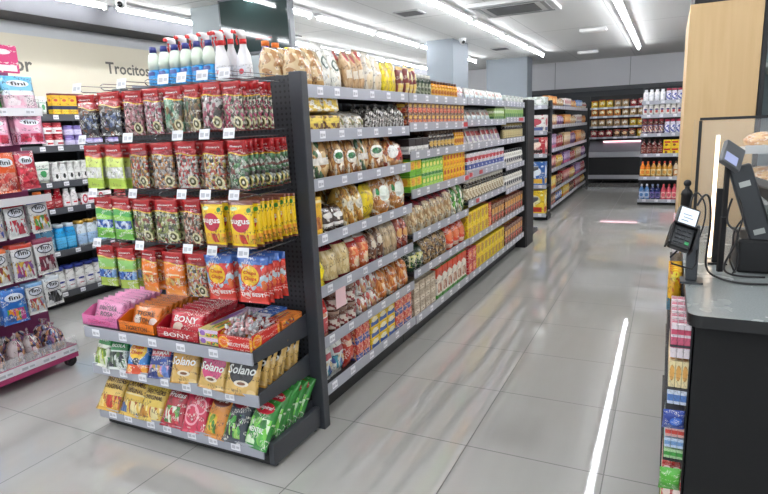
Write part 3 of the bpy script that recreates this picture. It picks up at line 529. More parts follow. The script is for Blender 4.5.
def bluewater(key):
    bm = bmesh.new(); loft(bm, [(.105, .06, .06, 2.4), (.15, .062, .062, 2.4), (.185, .05, .05, 2), (.2, .03, .03, 2)], n=20)
    lo = bmesh.new(); loft(lo, [(0, .06, .06, 2.6), (.01, .068, .068, 2.6), (.09, .068, .068, 2.6), (.106, .056, .056, 2.4)], n=20)
    cp = bmesh.new(); loft(cp, [(.198, .038, .038, 2), (.228, .034, .034, 2)], n=16)
    reg(key, 'cleaner_bottle', 'pale bottle with blue sleeve and navy cap', 'bottle', .07, .228, .07, [('neck', bm, mat('pale water', 'dce8d8', rough=.15)), ('sleeve', lo, art('blue sleeve', '2c98dc', [('n', 3, 3, .6, '60b8e8'), ('r', .3, .7, .7, .9, '1c3c88')], .3)), ('cap', cp, mat('lid navy', '28307a', rough=.35))])
bluewater('bluewater')
bottlep('softener_p', 'detergent_bottle', 'purple bottle with orange cap', 'bottle', .07, .21, '4c3490', 'e87820', band='e8e0f0', neck=.5)
bottlep('softener_m', 'detergent_bottle', 'magenta bottle with yellow cap', 'bottle', .075, .21, 'c838a0', 'f0d820', band='e070b8', neck=.5)
# cosmetics on the left wall shelf
def tubep(key, look, c, layers, capc, w=.05, h=.16):
    bm = bmesh.new(); loft(bm, [(.02, w*.7, .034, 2), (.06, w*.86, .03, 2), (h*.9, w, .006, 3), (h, w, .003, 4)], n=20)
    cp = bmesh.new(); loft(cp, [(0, w*.66, .036, 2), (.024, w*.68, .036, 2)], n=16)
    reg(key, 'cream_tube', look, 'tube', w, h, .036, [('tube_body', bm, art(key+' tube', c, layers, .3)), ('cap', cp, mat('lid '+capc, capc, rough=.3))])
boxp('w_yellow', 'hair_dye_box', 'yellow box with navy band', 'cosmetic box', .07, .2, .06, 'e8b41c', [('r', 0, .3, 1, .46, '20284c'), ('r', .2, .12, .8, .3, 'f0d030'), ('r', 0, .92, 1, 1, '6a1c28'), ('e', .5, .7, .26, .06, 'c84c28')])
jarp('w_redjar', 'face_cream_jar', 'white and red cream jar', 'jar', .08, .09, 'b83440', 'c04450', band='f0ecec', layers=[('r', .3, .3, .7, .6, 'b83440')], capr=.95)
jarp('w_purple', 'hair_cream_jar', 'lilac cream jar', 'jar', .075, .09, '9080c0', '7a6ab0', band='d0c8e8', capr=.95)
tubep('w_aloe', 'white and green cream tube', 'e4e8e0', [('e', .5, .4, .14, .16, '3c9a58'), ('r', .2, .6, .8, .66, '8ab8a0')], 'c8c8b0', w=.07, h=.2)
bottlep('w_white', 'lotion_bottle', 'white lotion bottle with black mark', 'bottle', .06, .19, 'e8e8e4', 'dcdcd8', band='f0f0ec', layers=[('e', .5, .5, .09, .3, '2c3430')], neck=.6, d=.04)
bottlep('w_orange', 'shampoo_bottle', 'orange shampoo bottle', 'bottle', .06, .19, 'e07028', 'e07028', band='e88848', neck=.6, d=.04)
bottlep('w_red', 'shampoo_bottle', 'dark red shampoo bottle', 'bottle', .06, .19, 'a01c28', 'a01c28', band='b03038', layers=[('e', .5, .6, .08, .14, 'e0b0a8')], neck=.6, d=.04)
bottlep('w_whitered', 'shampoo_bottle', 'white shampoo bottle with red print', 'bottle', .06, .19, 'ece8e8', 'e8e8e8', band='f0ecec', layers=[('r', .35, .3, .65, .5, 'c82c38')], neck=.6, d=.04)
boxp('w_bigwhite', 'diaper_pack', 'white pack with red swirl', 'hygiene pack', .2, .12, .12, 'ece8e8', [('o', .25, .55, .16, .36, 'c83048', .6), ('r', .45, .4, .9, .6, 'c83048'), ('r', .8, 0, 1, .3, 'c82c38')], bev=.012)
bottlep('w_dark', 'shower_gel_bottle', 'slate blue shower gel bottle', 'bottle', .085, .22, '4c7894', '30586c', band='6a98b0', neck=.55, d=.05, sh=.7)
bottlep('w_blue', 'shower_gel_bottle', 'bright blue shower gel bottle', 'bottle', .085, .23, '289cd8', 'd8e4ec', band='50b4e4', neck=.6, d=.05, sh=.7)
bottlep('w_pale', 'shower_gel_bottle', 'white and pale blue gel bottle', 'bottle', .085, .22, 'dce8f0', 'c8a040', band='a8ccec', neck=.55, d=.05, sh=.7)
bottlep('w_lotion', 'body_lotion_bottle', 'white lotion bottle with navy cap', 'bottle', .075, .25, 'ecece8', '28388c', band='f2f2f0', layers=[('e', .5, .75, .2, .1, '28388c'), ('r', .38, .25, .62, .32, 'c03848')], neck=.75, d=.045, sh=.68)
# pouches on the wheeled display
def fini(key, look, c, layers, w=.15, h=.2, dark='black', word='fini'):
    bagp(key, 'gummy_pouch', look, 'candy bag', w, h, .045, c, layers, [(word, .5, .76, .44, .12, dark)], rough=.3)
OV = [('e', .5, .76, .34, .11, 'e8ecf4')]
fini('f_green', 'green gummy pouch', '38a830', [('n', 3, 3, .58, '88d040'), ('s', .1, .1, .9, .5, 5, 4, ['e8d830', '48b038', 'f0f060'])]+OV)
fini('f_cloud', 'sky blue and pink pouch', '58b4e0', [('w', .42, .03, 5, 0, '68bce4'), ('r', 0, 0, 1, .42, 'f0c8d8'), ('s', .1, .08, .9, .36, 4, 3, ['f4d8e0', 'f0b8cc', 'f8e8ec']), ('r', 0, .4, 1, .54, 'e8eef8')]+OV, w=.17)
fini('f_pink', 'pale pink gummy pouch', 'e8a0bc', [('n', 3, 3, .56, 'f0c4d4'), ('s', .1, .08, .9, .36, 4, 3, ['e05878', 'f0b0c0', 'd83c58'])]+OV)
fini('f_orange', 'orange pouch of red sweets', 'e05820', [('s', .08, .06, .92, .5, 4, 5, ['c83830', 'd8685c', 'a82c2c', 'e8a090']), ('n', 2, 3, .64, 'e87838')]+OV)
fini('f_red', 'raspberry red liquorice pouch', 'b8203c', [('s', .1, .06, .9, .56, 3, 6, ['c8283c', 'a01428', 'd84c58']), ('r', 0, .93, 1, 1, '8a1c48')]+OV, w=.13)
fini('f_magenta', 'magenta gummy pouch', 'c83c9c', [('s', .1, .1, .9, .5, 5, 4, ['e070b8', 'b82c70', 'f0b0d0'])]+OV)
for k_, lk, top, pal in (('f_w1', 'white pouch with blue top', '3c5cb8', ['b8b8c8', '4858a0', 'e0c8c0']), ('f_w2', 'white pouch with red top and cherries', 'b81c2c', ['c82c40', 'e8e4e4', 'd04c5c', 'e8e8e8']), ('f_w3', 'white pouch with navy top and fruit', '2c50b0', ['e8b030', '58a848', 'e8e8f0', 'c83c3c']), ('f_w4', 'white pouch with orange top', 'e06820', ['c8a040', 'a83c30', 'e8e4dc']), ('f_w5', 'white pouch with vermilion top', 'c83820', ['e8c040', 'b84878', 'e0dcd8', '8858a0']), ('f_w6', 'white pouch with maroon top and berries', '8a1c48', ['8a2c44', '6a2038', 'd8c8cc', 'a03c54']), ('f_w8', 'white pouch with pale blue top', '6a9ac8', ['c83c4c', 'd8a878', 'e8e8e8', 'a8b0c0']), ('f_w9', 'white and black gummy pouch', 'c8d0d8', ['181818', '5a5a60', '202020', 'e0e0e0'])):
    fini(k_, lk, 'e0dedc', [('r', 0, .88, 1, 1, top), ('s', .12, .1, .88, .52, 5, 4, pal), ('e', .5, .72, .38, .13, '282c44'), ('e', .5, .72, .34, .1, 'e8ecf4')], w=.13, h=.21)
fini('f_blue', 'deep blue gummy pouch', '2868b8', [('n', 3, 3, .6, '3888d0'), ('s', .15, .08, .85, .44, 4, 3, ['48a848', 'e89030', 'c83c90', '2858a8']), ('e', .5, .76, .36, .12, 'd8e4f4')], w=.17, h=.22)
sackp('f_bin', 'gift_candy_bag', 'clear tied bag of mixed sweets', 'candy bag', .15, .19, .12, 'b8a8a8', [('s', 0, 0, 1, 1, 8, 6, ['4a3840', 'd8c8cc', 'a86878', '6878a8', 'e8e0dc', 'c8906c', '8a5c88'])], neck='b03c80')
# impulse rack at the till
boxp('t_gumpink', 'gum_pack', 'slim pink and white gum pack', 'gum pack', .016, .1, .05, 'e8dce0', [('r', 0, .3, 1, .62, 'd0607c'), ('r', 0, .7, 1, .85, 'c84c68')])
boxp('t_gumcream', 'gum_pack', 'slim cream gum pack with orange oval', 'gum pack', .016, .08, .05, 'e8d8a8', [('e', .5, .55, .4, .3, 'd8a050')])
boxp('t_gumblue', 'gum_pack', 'slim white and blue gum pack', 'gum pack', .016, .05, .05, 'dce4f0', [('r', 0, .2, 1, .6, '5880c0')])
boxp('t_red', 'gum_pack', 'small red and white pack', 'gum pack', .016, .03, .05, 'd8b0a8', [('r', 0, .3, 1, .7, 'c84438')])
boxp('t_green', 'gum_pack', 'small green and white pack', 'gum pack', .016, .03, .05, 'b8d8a8', [('r', 0, .3, 1, .7, '48a048')])
boxp('t_blue', 'gum_pack', 'small pale blue pack', 'gum pack', .016, .03, .05, 'c8d8ec', [('r', 0, .3, 1, .7, '78a0d0')])
boxp('t_bigred', 'candy_pack', 'red and white candy pack', 'candy pack', .026, .055, .05, 'c83c3c', [('e', .5, .5, .4, .3, 'f0d8d0')])
boxp('t_biggreen', 'candy_pack', 'teal green candy pack', 'candy pack', .026, .055, .05, '3ca070', [('e', .5, .5, .4, .3, 'd8f0e0')])
boxp('t_bigyellow', 'candy_pack', 'bright yellow candy pack', 'candy pack', .026, .07, .05, 'f0dc18', [('e', .5, .5, .4, .3, 'f4ec80')])
bagp('t_bluebag', 'candy_bag', 'deep blue candy bag', 'candy bag', .06, .09, .03, '1c3c98', [('e', .6, .5, .3, .2, '3c70d0')])
bagp('t_greenbag', 'candy_bag', 'leaf green candy bag', 'candy bag', .06, .08, .03, '48a030', [('r', 0, .4, 1, 1, '58b438')])
bagp('t_yellow', 'candy_bag', 'yellow and blue candy bag', 'candy bag', .045, .14, .03, 'e0a818', [('r', 0, 0, 1, .3, '3c7890'), ('e', .5, .85, .3, .12, 'f0d838'), ('n', 4, 6, .6, 'c86818')])

# ---------------------------------------------------------------- the room
def floor_mat():
    k = NT('polished grey floor tiles'); tc = k.new('TexCoord'); P_ = tc.outputs['Object']
    def line(ax, off):
        s = k.new('SeparateXYZ'); k.put(s.inputs[0], P_)
        a = k.math('FRACT', k.math('DIVIDE', k.math('SUBTRACT', s.outputs[ax], off-20*TILE), TILE))
        return k.math('LESS_THAN', k.math('MINIMUM', a, k.math('SUBTRACT', 1.0, a)), .0042)
    g = k.math('MAXIMUM', line(0, -.176), line(1, 2.342))
    nz = k.new('TexNoise'); nz.inputs['Scale'].default_value = 1; nz.inputs['Detail'].default_value = 4; nz.inputs['Distortion'].default_value = .15
    k.put(nz.inputs['Vector'], k.vec('MULTIPLY', P_, (13, .8, 1)))  # streaks along the aisle: tile veining plus light-row reflections put into the colour
    n2 = k.new('TexNoise'); n2.inputs['Scale'].default_value = 9; n2.inputs['Detail'].default_value = 6; k.put(n2.inputs['Vector'], P_)
    c = k.mix(nz.outputs[0], srgb('b0afab'), srgb('b8b7b3')); c = k.mix(k.math('MULTIPLY', n2.outputs[0], .35), c, srgb('aeaca6'))
    k.put(k.b.inputs['Base Color'], k.mix(g, c, srgb('403e3c')))
    k.put(k.b.inputs['Roughness'], k.math('ADD', k.math('MULTIPLY', n2.outputs[0], .03), k.math('MULTIPLY_ADD', g, .4, .012)))
    k.b.inputs['IOR'].default_value = 2.1
    return k.m
TILE = .606
XL, XR, YF, YB, ZC = -5.75, 3.2, 15.0, -3.5, 2.86
struct('floor', B(XL-.1, YB, -.05, XR, YF+.1, 0), floor_mat())
wallm = mat('pale grey wall', 'c4c6c8', rough=.7)
wl = struct('wall_left', B(XL-.1, YB, 0, XL, YF, ZC), wallm)
struct('wall_far', B(XL, YF, 0, XR, YF+.1, ZC), mat('far wall grey', 'dedee2', rough=.7))
struct('wall_right', B(XR, YB, 0, XR+.1, YF, ZC), wallm)
def ceil_mat():
    k = NT('white ceiling boards'); tc = k.new('TexCoord'); P_ = tc.outputs['Object']; s = k.new('SeparateXYZ'); k.put(s.inputs[0], P_)
    def ln(ax, off, w):
        a = k.math('FRACT', k.math('DIVIDE', k.math('ADD', s.outputs[ax], 50+off), w)); return k.math('LESS_THAN', a, .006)
    k.put(k.b.inputs['Base Color'], k.mix(k.math('MAXIMUM', ln(0, 0, 1.2), ln(1, .3, 2.4)), srgb('dededc'), srgb('9c9c9a')))
    k.b.inputs['Roughness'].default_value = .8; return k.m
struct('ceiling', B(XL, YB, ZC, XR, YF, ZC+.1), ceil_mat())
struct('trim_1', B(XL, YB, 2.645, XL+.4, YF, ZC-.001), [mat('bulkhead', '46464a', rough=.7)])
struct('trim_2', B(XR-7.5, YF-.12, 2.13, XR, YF-.001, 2.22), mat('dark rail', '4c4e52', rough=.5))
struct('wall_far_lower', B(-3.2, YF-.08, 0, XR, YF-.001, 2.13), mat('dark panel wall', '3a3d42', rough=.6))
for i, x in enumerate((-.9, 1.0, -2.6)): struct('trim_%d' % (i+3), B(x, YF-.006, 2.22, x+.012, YF-.001, ZC), mat('joint grey', '8c8e92'))
colm = mat('column blue grey', '868d94', rough=.6)
struct('wall_column_near', B(-4.82, 5.12, 0, -4.15, 5.75, ZC-.001), mat('column green grey', '8e9698', rough=.6))  # one even grey-green, the near column's own colour
struct('wall_column_middle', B(-3.7, 9.3, 0, -3.24, 10.1, ZC-.001), colm)
struct('wall_column_far', B(-3.75, 13.0, 0, -2.84, 13.5, ZC-.001), colm)
dark_door = struct('door_1', B(-2.75, YF-.1, 0, -1.75, YF-.082, 2.0), mat('door dark', '2c2e32', rough=.4))
# cream sign board on the left wall
sb = thing('wall_sign', 'cream sign board with grey lettering along the left wall', 'sign', (XL, 6, 0))
finish('board', B(0, -9, 1.86, .03, 8.5, 2.52), mat('cream board', 'd8d0bc', rough=.55), parent=sb)
def lettering(s, y0, z0, h, parent):
    vs, ps, asp = text_bm(s, 0, .022); bm = bmesh.new(); w = h*asp
    nv = [bm.verts.new((.032, y0+(a+.5)*w-6, z0+(b+.5)*h)) for a, b in vs]
    for p in ps: bm.faces.new([nv[i] for i in p])
    o = finish('lettering', bm, mat('sign grey', '5c5852', rough=.5), parent=parent); o['label'] = 'grey words '+s; return o
lettering('Trocitos de', 4.66, 2.21, .13, sb); lettering('or', 3.62, 2.17, .1, sb)
# ceiling lights: rows of linear fixtures
base_l = tube = None; kl = 0
tube_m = mat('lit tube', 'f8fbff', emit=LIGHT*1.75); body_m = mat('fixture white', 'e8e8e8', rough=.5)
rows_l = [(-5.2, -2, 14, 'row nearest the left sign wall'), (-3.85, -2, 12.6, 'second row from the left wall'), (-2.42, -2, 12.6, 'row above the long rack'), (-.63, 1.0, 12.8, 'row above the open aisle'), (1.6, -2, 12.6, 'row above the counter side')]
for x, y0, y1, where in rows_l:
    n = int(round((y1-y0)/1.55)); L_ = (y1-y0)/n
    for i in range(n):
        yc = y0+(i+.5)*L_
        o = thing('ceiling_light', 'white linear tube light, '+(ORD[i]+' from the front, ')+where, 'ceiling light', (x, yc, ZC-.005), group='tube lights in the '+where)
        if base_l is None:
            base_l = finish('housing', B(-.05, -.72, -.035, .05, .72, -.001), body_m, parent=o)
            t = bmesh.new(); tubev(t, [(0, -.715, -.058), (0, .715, -.058)], .015, n=12)
            tube = finish('tube', t, tube_m, parent=o, smooth=True)
            caps = finish('end_cap', B(-.02, .715, -.09, .02, .745, -.001), body_m, parent=o)
        else:
            for s_ in (base_l, tube, caps):
                c = s_.copy(); col.objects.link(c); c.parent = o
def cassette(x, y, lab):
    o = thing('air_conditioner', lab, 'air conditioner', (x, y, ZC))
    finish('frame', B(-.48, -.42, -.05, .48, .42, -.001, bev=.01), mat('ac white', 'dcdcdc', rough=.5), parent=o)
    g = bmesh.new()
    bbox(g, -.28, -.24, -.058, .28, .24, -.0505)
    finish('grille', g, mat('ac grille', '6c6e70', rough=.6), parent=o)
    for a in ((-.42, -.36, .42, -.31), (-.42, .31, .42, .36), (-.4, -.28, -.35, .28), (.35, -.28, .4, .28)):
        finish('air_vane', B(a[0], a[1], -.056, a[2], a[3], -.0505), mat('vane grey', 'a8aaac'), parent=o)
cassette(-1.75, 7.3, 'square white ceiling air conditioner between the light rows')
for x, y, lab in ((-2.95, 6.9, 'small square ceiling vent left of the air conditioner'), (-2.95, 11.2, 'small grey ceiling vent above the long rack, far end')):
    o = thing('ceiling_vent', lab, 'vent', (x, y, ZC)); finish('frame', B(-.16, -.16, -.012, .16, .16, -.001), mat('vent frame', 'b0b0b0'), parent=o)
    g = bmesh.new()
    for k in range(5): bbox(g, -.13, -.12+k*.055, -.02, .13, -.09+k*.055, -.0125)
    finish('louvre', g, mat('vent louvre', '5c5c5e'), parent=o)
o = thing('ceiling_vent', 'dark grey ceiling grille beside the left wall', 'vent', (-5.05, 6.6, ZC))
finish('frame', B(-.28, -.9, -.012, .1, .9, -.001), mat('vent frame dark', '5a5a5c'), parent=o)
for x, y, lab in ((-1.15, 9.9, 'white rectangular emergency lamp on the ceiling'), (-1.6, 13.0, 'white emergency lamp on the ceiling near the far wall')):
    o = thing('emergency_lamp', lab, 'lamp', (x, y, ZC)); finish('case', B(-.2, -.07, -.05, .2, .07, -.001, bev=.012), mat('lamp case', 'e4e4e2'), parent=o); finish('cover', B(-.17, -.05, -.056, .17, .05, -.0505), mat('lamp cover', 'f0f0ee'), parent=o)
def camera_dome(x, y, z, lab):
    o = thing('security_camera', lab, 'security camera', (x, y, z))
    b = bmesh.new(); loft(b, [(-.02, .12, .12, 2), (0, .12, .12, 2)], n=24); finish('base_ring', b, mat('cctv white', 'ececec', rough=.35), parent=o)
    b = bmesh.new(); loft(b, [(-.1, .01, .01, 2), (-.093, .05, .05, 2), (-.07, .09, .09, 2), (-.045, .105, .105, 2), (-.02, .1, .1, 2)], n=24); finish('dome', b, mat('cctv white', 'ececec', rough=.35), parent=o)
    b = bmesh.new(); bmesh.ops.create_uvsphere(b, u_segments=16, v_segments=10, radius=.028); bmesh.ops.translate(b, vec=(.025, -.035, -.065), verts=b.verts); finish('lens', b, mat('cctv lens', '0c0c10', rough=.1), parent=o, smooth=True)
camera_dome(-5.0, 4.35, ZC, 'white ceiling security camera near the sign wall')
camera_dome(-3.12, 9.45, ZC, 'white ceiling security camera beside the middle column')
# screen hung in front of the near column
o = thing('hanging_screen', 'large dark glossy screen hung by the near column', 'screen', (-3.84, 5.0, 2.3))
finish('screen_frame', B(-.46, -.03, -.02, .43, .05, .55, bev=.006), mat('screen frame', '5a5e62', rough=.3), parent=o)
finish('screen_glass', B(-.435, -.034, .005, .405, -.0305, .53), mat('screen glass', '22302f', rough=.07), parent=o)
vs, ps, asp = text_bm('SONRIE A LA CAMARA'); bm = bmesh.new(); nv = [bm.verts.new((a*.2+.1, -.0345, .12+b*.016)) for a, b in vs]
for p in ps: bm.faces.new([nv[i] for i in p])
finish('caption', bm, mat('caption red', 'b03830', emit=.4), parent=o)

# ---------------------------------------------------------------- rack furniture
STEEL = mat('charcoal steel', '3b3e44', rough=.42); STEELD = mat('black steel', '17181b', rough=.5); RAIL = mat('grey price rail', 'a4a6b0', rough=.3); TAG = mat('price card', 'ececf0', rough=.4)
TAGM = {}
def tag_mesh(w=.052, h=.034):
    if (w, h) not in TAGM:
        bm = bmesh.new(); bbox(bm, -w/2, -.0012, -h/2, w/2, 0, h/2)
        bbox(bm, -w*.4, -.0016, -h*.3, -w*.02, -.0012, h*.15, mi=1); bbox(bm, w*.08, -.0016, -h*.22, w*.4, -.0012, h*.1, mi=1)
        me = bpy.data.meshes.new('price_tag'); bm.to_mesh(me); bm.free(); me.materials.append(TAG); me.materials.append(mat('tag print', 'bcbcc2')); TAGM[(w, h)] = me
    return TAGM[(w, h)]
def put_tag(parent, x, y, z, w=.052, h=.034, rot=(0, 0, 0)):
    o = bpy.data.objects.new('price_tag', tag_mesh(w, h)); col.objects.link(o); o.parent = parent; o.location = (x, y, z); o.rotation_euler = rot; return o
def pegboard():
    k = NT('perforated charcoal panel'); tc = k.new('TexCoord'); s = k.vec('MULTIPLY', tc.outputs['Object'], (40, 1, 40))
    fr = k.vec('FRACTION', s); d = k.vec('LENGTH', k.vec('MULTIPLY', k.vec('SUBTRACT', fr, (.5, .5, .5)), (1, 0, 1)))
    k.put(k.b.inputs['Base Color'], k.mix(k.math('LESS_THAN', d, .24), srgb('34363b'), srgb('08080a'))); k.b.inputs['Roughness'].default_value = .5; return k.m
PEG = pegboard()
def shelving(name, label, cat, F0, L_, levels, depth, H_, group=None, rz=0, tagn=6, back=STEELD, ends=(True, True), base_h=.13, rail=RAIL, lip=.045, basec=STEEL, board=STEELD, halfback=True):
    """local frame: x along the front 0..L, y from front (0) to back, z up; levels = z of the goods' surface"""
    o = thing(name, label, cat, F0, rz, group)
    finish('back_panel', B(.0, depth-.012, base_h, L_, depth, H_), back, parent=o)
    finish('plinth', B(.0, .1 if levels[0] > levels[-1] or levels[0] < .3 else .03, 0, L_, depth, min(base_h, min(levels)-.035)), STEELD, parent=o)
    for e, x in enumerate((0, L_-.03)):
        if ends[e]: finish('upright', B(x, depth-.05, base_h, x+.03, depth-.0125, H_), STEEL, parent=o)
    for li, z in enumerate(levels):
        x0 = .004; x1 = L_-.004
        bm = bmesh.new(); bbox(bm, x0, .006, z-.022, x1, depth-.05, z); s = finish('shelf', bm, board, parent=o)
        rl = bmesh.new(); bbox(rl, x0, -.002, z-.022-lip*.5+.004, x1, .0055, z+lip*.42, bev=.0015); finish('price_rail', rl, rail, parent=s)
        if tagn:
            for k in range(tagn):
                put_tag(s, x0+(k+.35+random.uniform(0, .25))*(x1-x0)/tagn, -.0025, z-.008, .05, .036)
    return o

# ---------------------------------------------------------------- long rack, right side: four bays
LV = ['top shelf', 'second shelf', 'third shelf', 'fourth shelf', 'fifth shelf', 'sixth shelf', 'bottom shelf']
bays = [('nearest bay', 2.272, 3.44, (1.665, 1.461, 1.229, .96, .70, .436, .183)),
        ('second bay', 3.445, 4.64, (1.665, 1.481, 1.296, 1.045, .757, .497, .175)),
        ('third bay', 4.645, 5.90, (1.67, 1.494, 1.295, 1.06, .817, .49, .175)),
        ('farthest bay', 5.905, 6.75, (1.67, 1.51, 1.295, 1.02, .775, .49, .175))]
GF = Frame('x', -1.5); BZ = []
for nm, y0, y1, lv in bays:
    zs = [z+.008 for z in lv]; BZ.append(zs)
    shelving('shelving_unit', nm+' of the long charcoal rack beside the open aisle', 'shelving', (-1.5, y0, 0), y1-y0, zs, .52, 1.7, group='bays of the long rack', rz=PI/2)
def g(b, lvl, *a, **k):
    row(GF, BZ[b][lvl], LV[lvl]+', '+bays[b][0], *a, **k)
u_ = [o for o in bpy.data.objects if o.get('label', '').endswith('long charcoal rack beside the open aisle')]
shelves = lambda b: [c for c in u_[b].children if c.name.startswith('shelf')]
RC = mat('red price card', 'c83038', rough=.4)
def card(b, lvl, x, w, h, z0, m=RC, lab='red price card'):
    s_ = sorted(shelves(b), key=lambda c: -max(v.co.z for v in c.data.vertices))[lvl]
    k_ = finish('price_card', B(x, -.0065, BZ[b][lvl]-.008+z0-h/2, x+w, -.0045, BZ[b][lvl]-.008+z0+h/2), m, parent=s_); k_['label'] = lab
card(0, 4, .14, .1, .1, -.075, mat('white pink card', 'ecc8cc', rough=.4), 'white and red hanging price card')
for b, l, x, w in ((1, 1, 1.08, .1), (2, 4, .2, .09), (2, 3, .3, .1), (2, 3, .02, .08), (3, 1, .55, .2), (1, 3, 1.1, .09)): card(b, l, x, w, .034, 0)
# nearest bay
g(0, 0, 'bread_crate', 2.29, 2.50, 2, h=.2, deep=2, lean=.1)
g(0, 0, 'picos', 2.505, 2.71, 2, h=.23, deep=2, lean=.25, dep=.06, inset=.03)
g(0, 0, 'redtop', 2.72, 2.93, 3, h=.22, deep=2, lean=.15)
g(0, 0, 'wafer', 2.93, 3.14, 2, h=.22, deep=2, lean=.1)
g(0, 0, 'yellowbag', 3.15, 3.33, 2, h=.2, deep=2, lean=.1)
g(0, 0, 'brownred', 3.34, 3.43, 1, h=.19, deep=2)
g(0, 1, 'tray_brown', 2.285, 2.60, 2, h=.085, deep=2, dep=.15)
g(0, 1, 'tray_yellow', 2.285, 2.60, 2, h=.08, dep=.15, dz=.087, lean=.1)
g(0, 1, 'sachet_white', 2.61, 2.93, 3, h=.11, lean=.5, deep=3, inset=.03)
g(0, 1, 'seedbag', 2.94, 3.42, 5, h=.15, deep=2)
g(0, 2, 'rolls_white', 2.29, 2.50, 1, h=.22, deep=2); g(0, 2, 'rolls', 2.51, 2.78, 2, h=.225, deep=2); g(0, 2, 'rolls_white', 2.79, 2.91, 1, h=.22); g(0, 2, 'rolls', 2.92, 3.12, 1, h=.22, deep=2); g(0, 2, 'rolls_red', 3.13, 3.42, 1, h=.2)
g(0, 3, 'madeleine', 2.285, 2.37, 1, h=.2, deep=2); g(0, 3, 'darkloaf', 2.39, 2.6, 2, h=.15, deep=2); g(0, 3, 'muffins', 2.61, 2.82, 2, h=.23, deep=2); g(0, 3, 'yellowbag', 2.83, 2.96, 1, h=.21, dep=.1); g(0, 3, 'croissants', 2.98, 3.41, 2, h=.235)
g(0, 4, 'lemonnet', 2.285, 2.37, 1, h=.15); g(0, 4, 'sticks', 2.385, 2.64, 2, h=.2, deep=2); g(0, 4, 'orangeloaf', 2.65, 2.87, 2, h=.2, deep=2); g(0, 4, 'brownbisc', 2.88, 3.05, 2, h=.2); g(0, 4, 'palesticks', 3.06, 3.24, 2, h=.21); g(0, 4, 'redbrown', 3.25, 3.42, 2, h=.22)
g(0, 5, 'redwhite', 2.285, 2.40, 1, h=.22, deep=2); g(0, 5, 'roundbisc', 2.42, 2.68, 3, h=.105, tiers=2, deep=2); g(0, 5, 'pinkpack', 2.69, 2.93, 2, h=.115, tiers=2, deep=2); g(0, 5, 'buns', 2.94, 3.42, 3, h=.235)
g(0, 6, 'flour', 2.285, 2.52, 2, h=.225, deep=3); g(0, 6, 'redpack', 2.53, 2.63, 1, h=.22, deep=2); g(0, 6, 'redblue', 2.64, 2.80, 2, h=.1, tiers=2, deep=2); g(0, 6, 'yellowblue', 2.81, 3.15, 3, h=.068, tiers=3, deep=2); g(0, 6, 'redblue', 3.16, 3.42, 2, h=.1, tiers=2, deep=2)
# second bay
g(1, 0, 'brownred', 3.46, 3.64, 3, h=.19, deep=2); g(1, 0, 'darkjar', 3.65, 3.90, 4, h=.15, deep=2); g(1, 0, 'amberjar', 3.91, 4.46, 9, h=.12, deep=2); g(1, 0, 'sachetred', 4.47, 4.62, 2, h=.11, lean=.2, deep=2)
g(1, 1, 'redyellowbox', 3.46, 4.6, 14, h=.075, tiers=2, deep=1, dep=.11)
g(1, 2, 'blackwhite', 3.46, 3.8, 3, h=.1); g(1, 2, 'brownjar', 3.83, 4.36, 7, h=.14, deep=2); g(1, 2, 'amberjar', 4.38, 4.6, 4, h=.14)
g(1, 3, 'yellowtea', 3.46, 3.66, 2, h=.108, tiers=2); g(1, 3, 'greentea', 3.67, 4.08, 6, h=.108, tiers=2); g(1, 3, 'yellowbox', 4.09, 4.6, 7, h=.108, tiers=2)
g(1, 4, 'garlicbag', 3.46, 4.3, 6, h=.245, deep=2); g(1, 4, 'greenwhite', 4.31, 4.61, 2, h=.24)
g(1, 5, 'darkgreenbag', 3.46, 3.68, 2, h=.17); g(1, 5, 'nutbag', 3.69, 4.17, 3, h=.19, deep=2); g(1, 5, 'redorangebag', 4.19, 4.62, 3, h=.2)
g(1, 6, 'kraftbox', 3.46, 3.87, 4, h=.08, tiers=3, deep=2); g(1, 6, 'whitegreen', 3.9, 4.61, 6, h=.25, deep=2)
# third bay
g(2, 0, 'sachetrow', 4.66, 5.88, 9, h=.1, lean=.25, deep=2); g(2, 1, 'sachetrow', 4.66, 5.5, 6, h=.11, lean=.4, deep=2, inset=.04); g(2, 1, 'greenbox', 5.52, 5.88, 5, h=.12)
g(2, 2, 'sachetred', 4.66, 5.88, 8, h=.15, lean=.4, deep=2, inset=.04); g(2, 3, 'mixtube', 4.66, 5.88, 10, h=.17, deep=1)
g(2, 4, 'oliveJar', 4.66, 5.88, 14, h=.19, deep=2); g(2, 5, 'yellowgold', 4.66, 5.3, 5, h=.12, tiers=2, deep=2); g(2, 5, 'redbox', 5.31, 5.4, 1, h=.12, tiers=2); g(2, 5, 'brownbox', 5.41, 5.88, 4, h=.2)
g(2, 6, 'redbox', 4.66, 4.9, 2, h=.115, tiers=2); g(2, 6, 'yellowgold', 4.91, 5.88, 8, h=.115, tiers=2, deep=2)
# farthest bay
g(3, 0, 'clearbox', 5.92, 6.74, 5, h=.08); g(3, 1, 'greenbox', 5.92, 6.74, 9, h=.16); g(3, 2, 'darkbottle', 5.92, 6.74, 11, h=.17); g(3, 3, 'whitejar', 5.92, 6.74, 9, h=.17)
g(3, 4, 'whitejar', 5.92, 6.74, 9, h=.18); g(3, 5, 'brownbox', 5.92, 6.74, 7, h=.2); g(3, 6, 'brownbox', 5.92, 6.74, 7, h=.2)
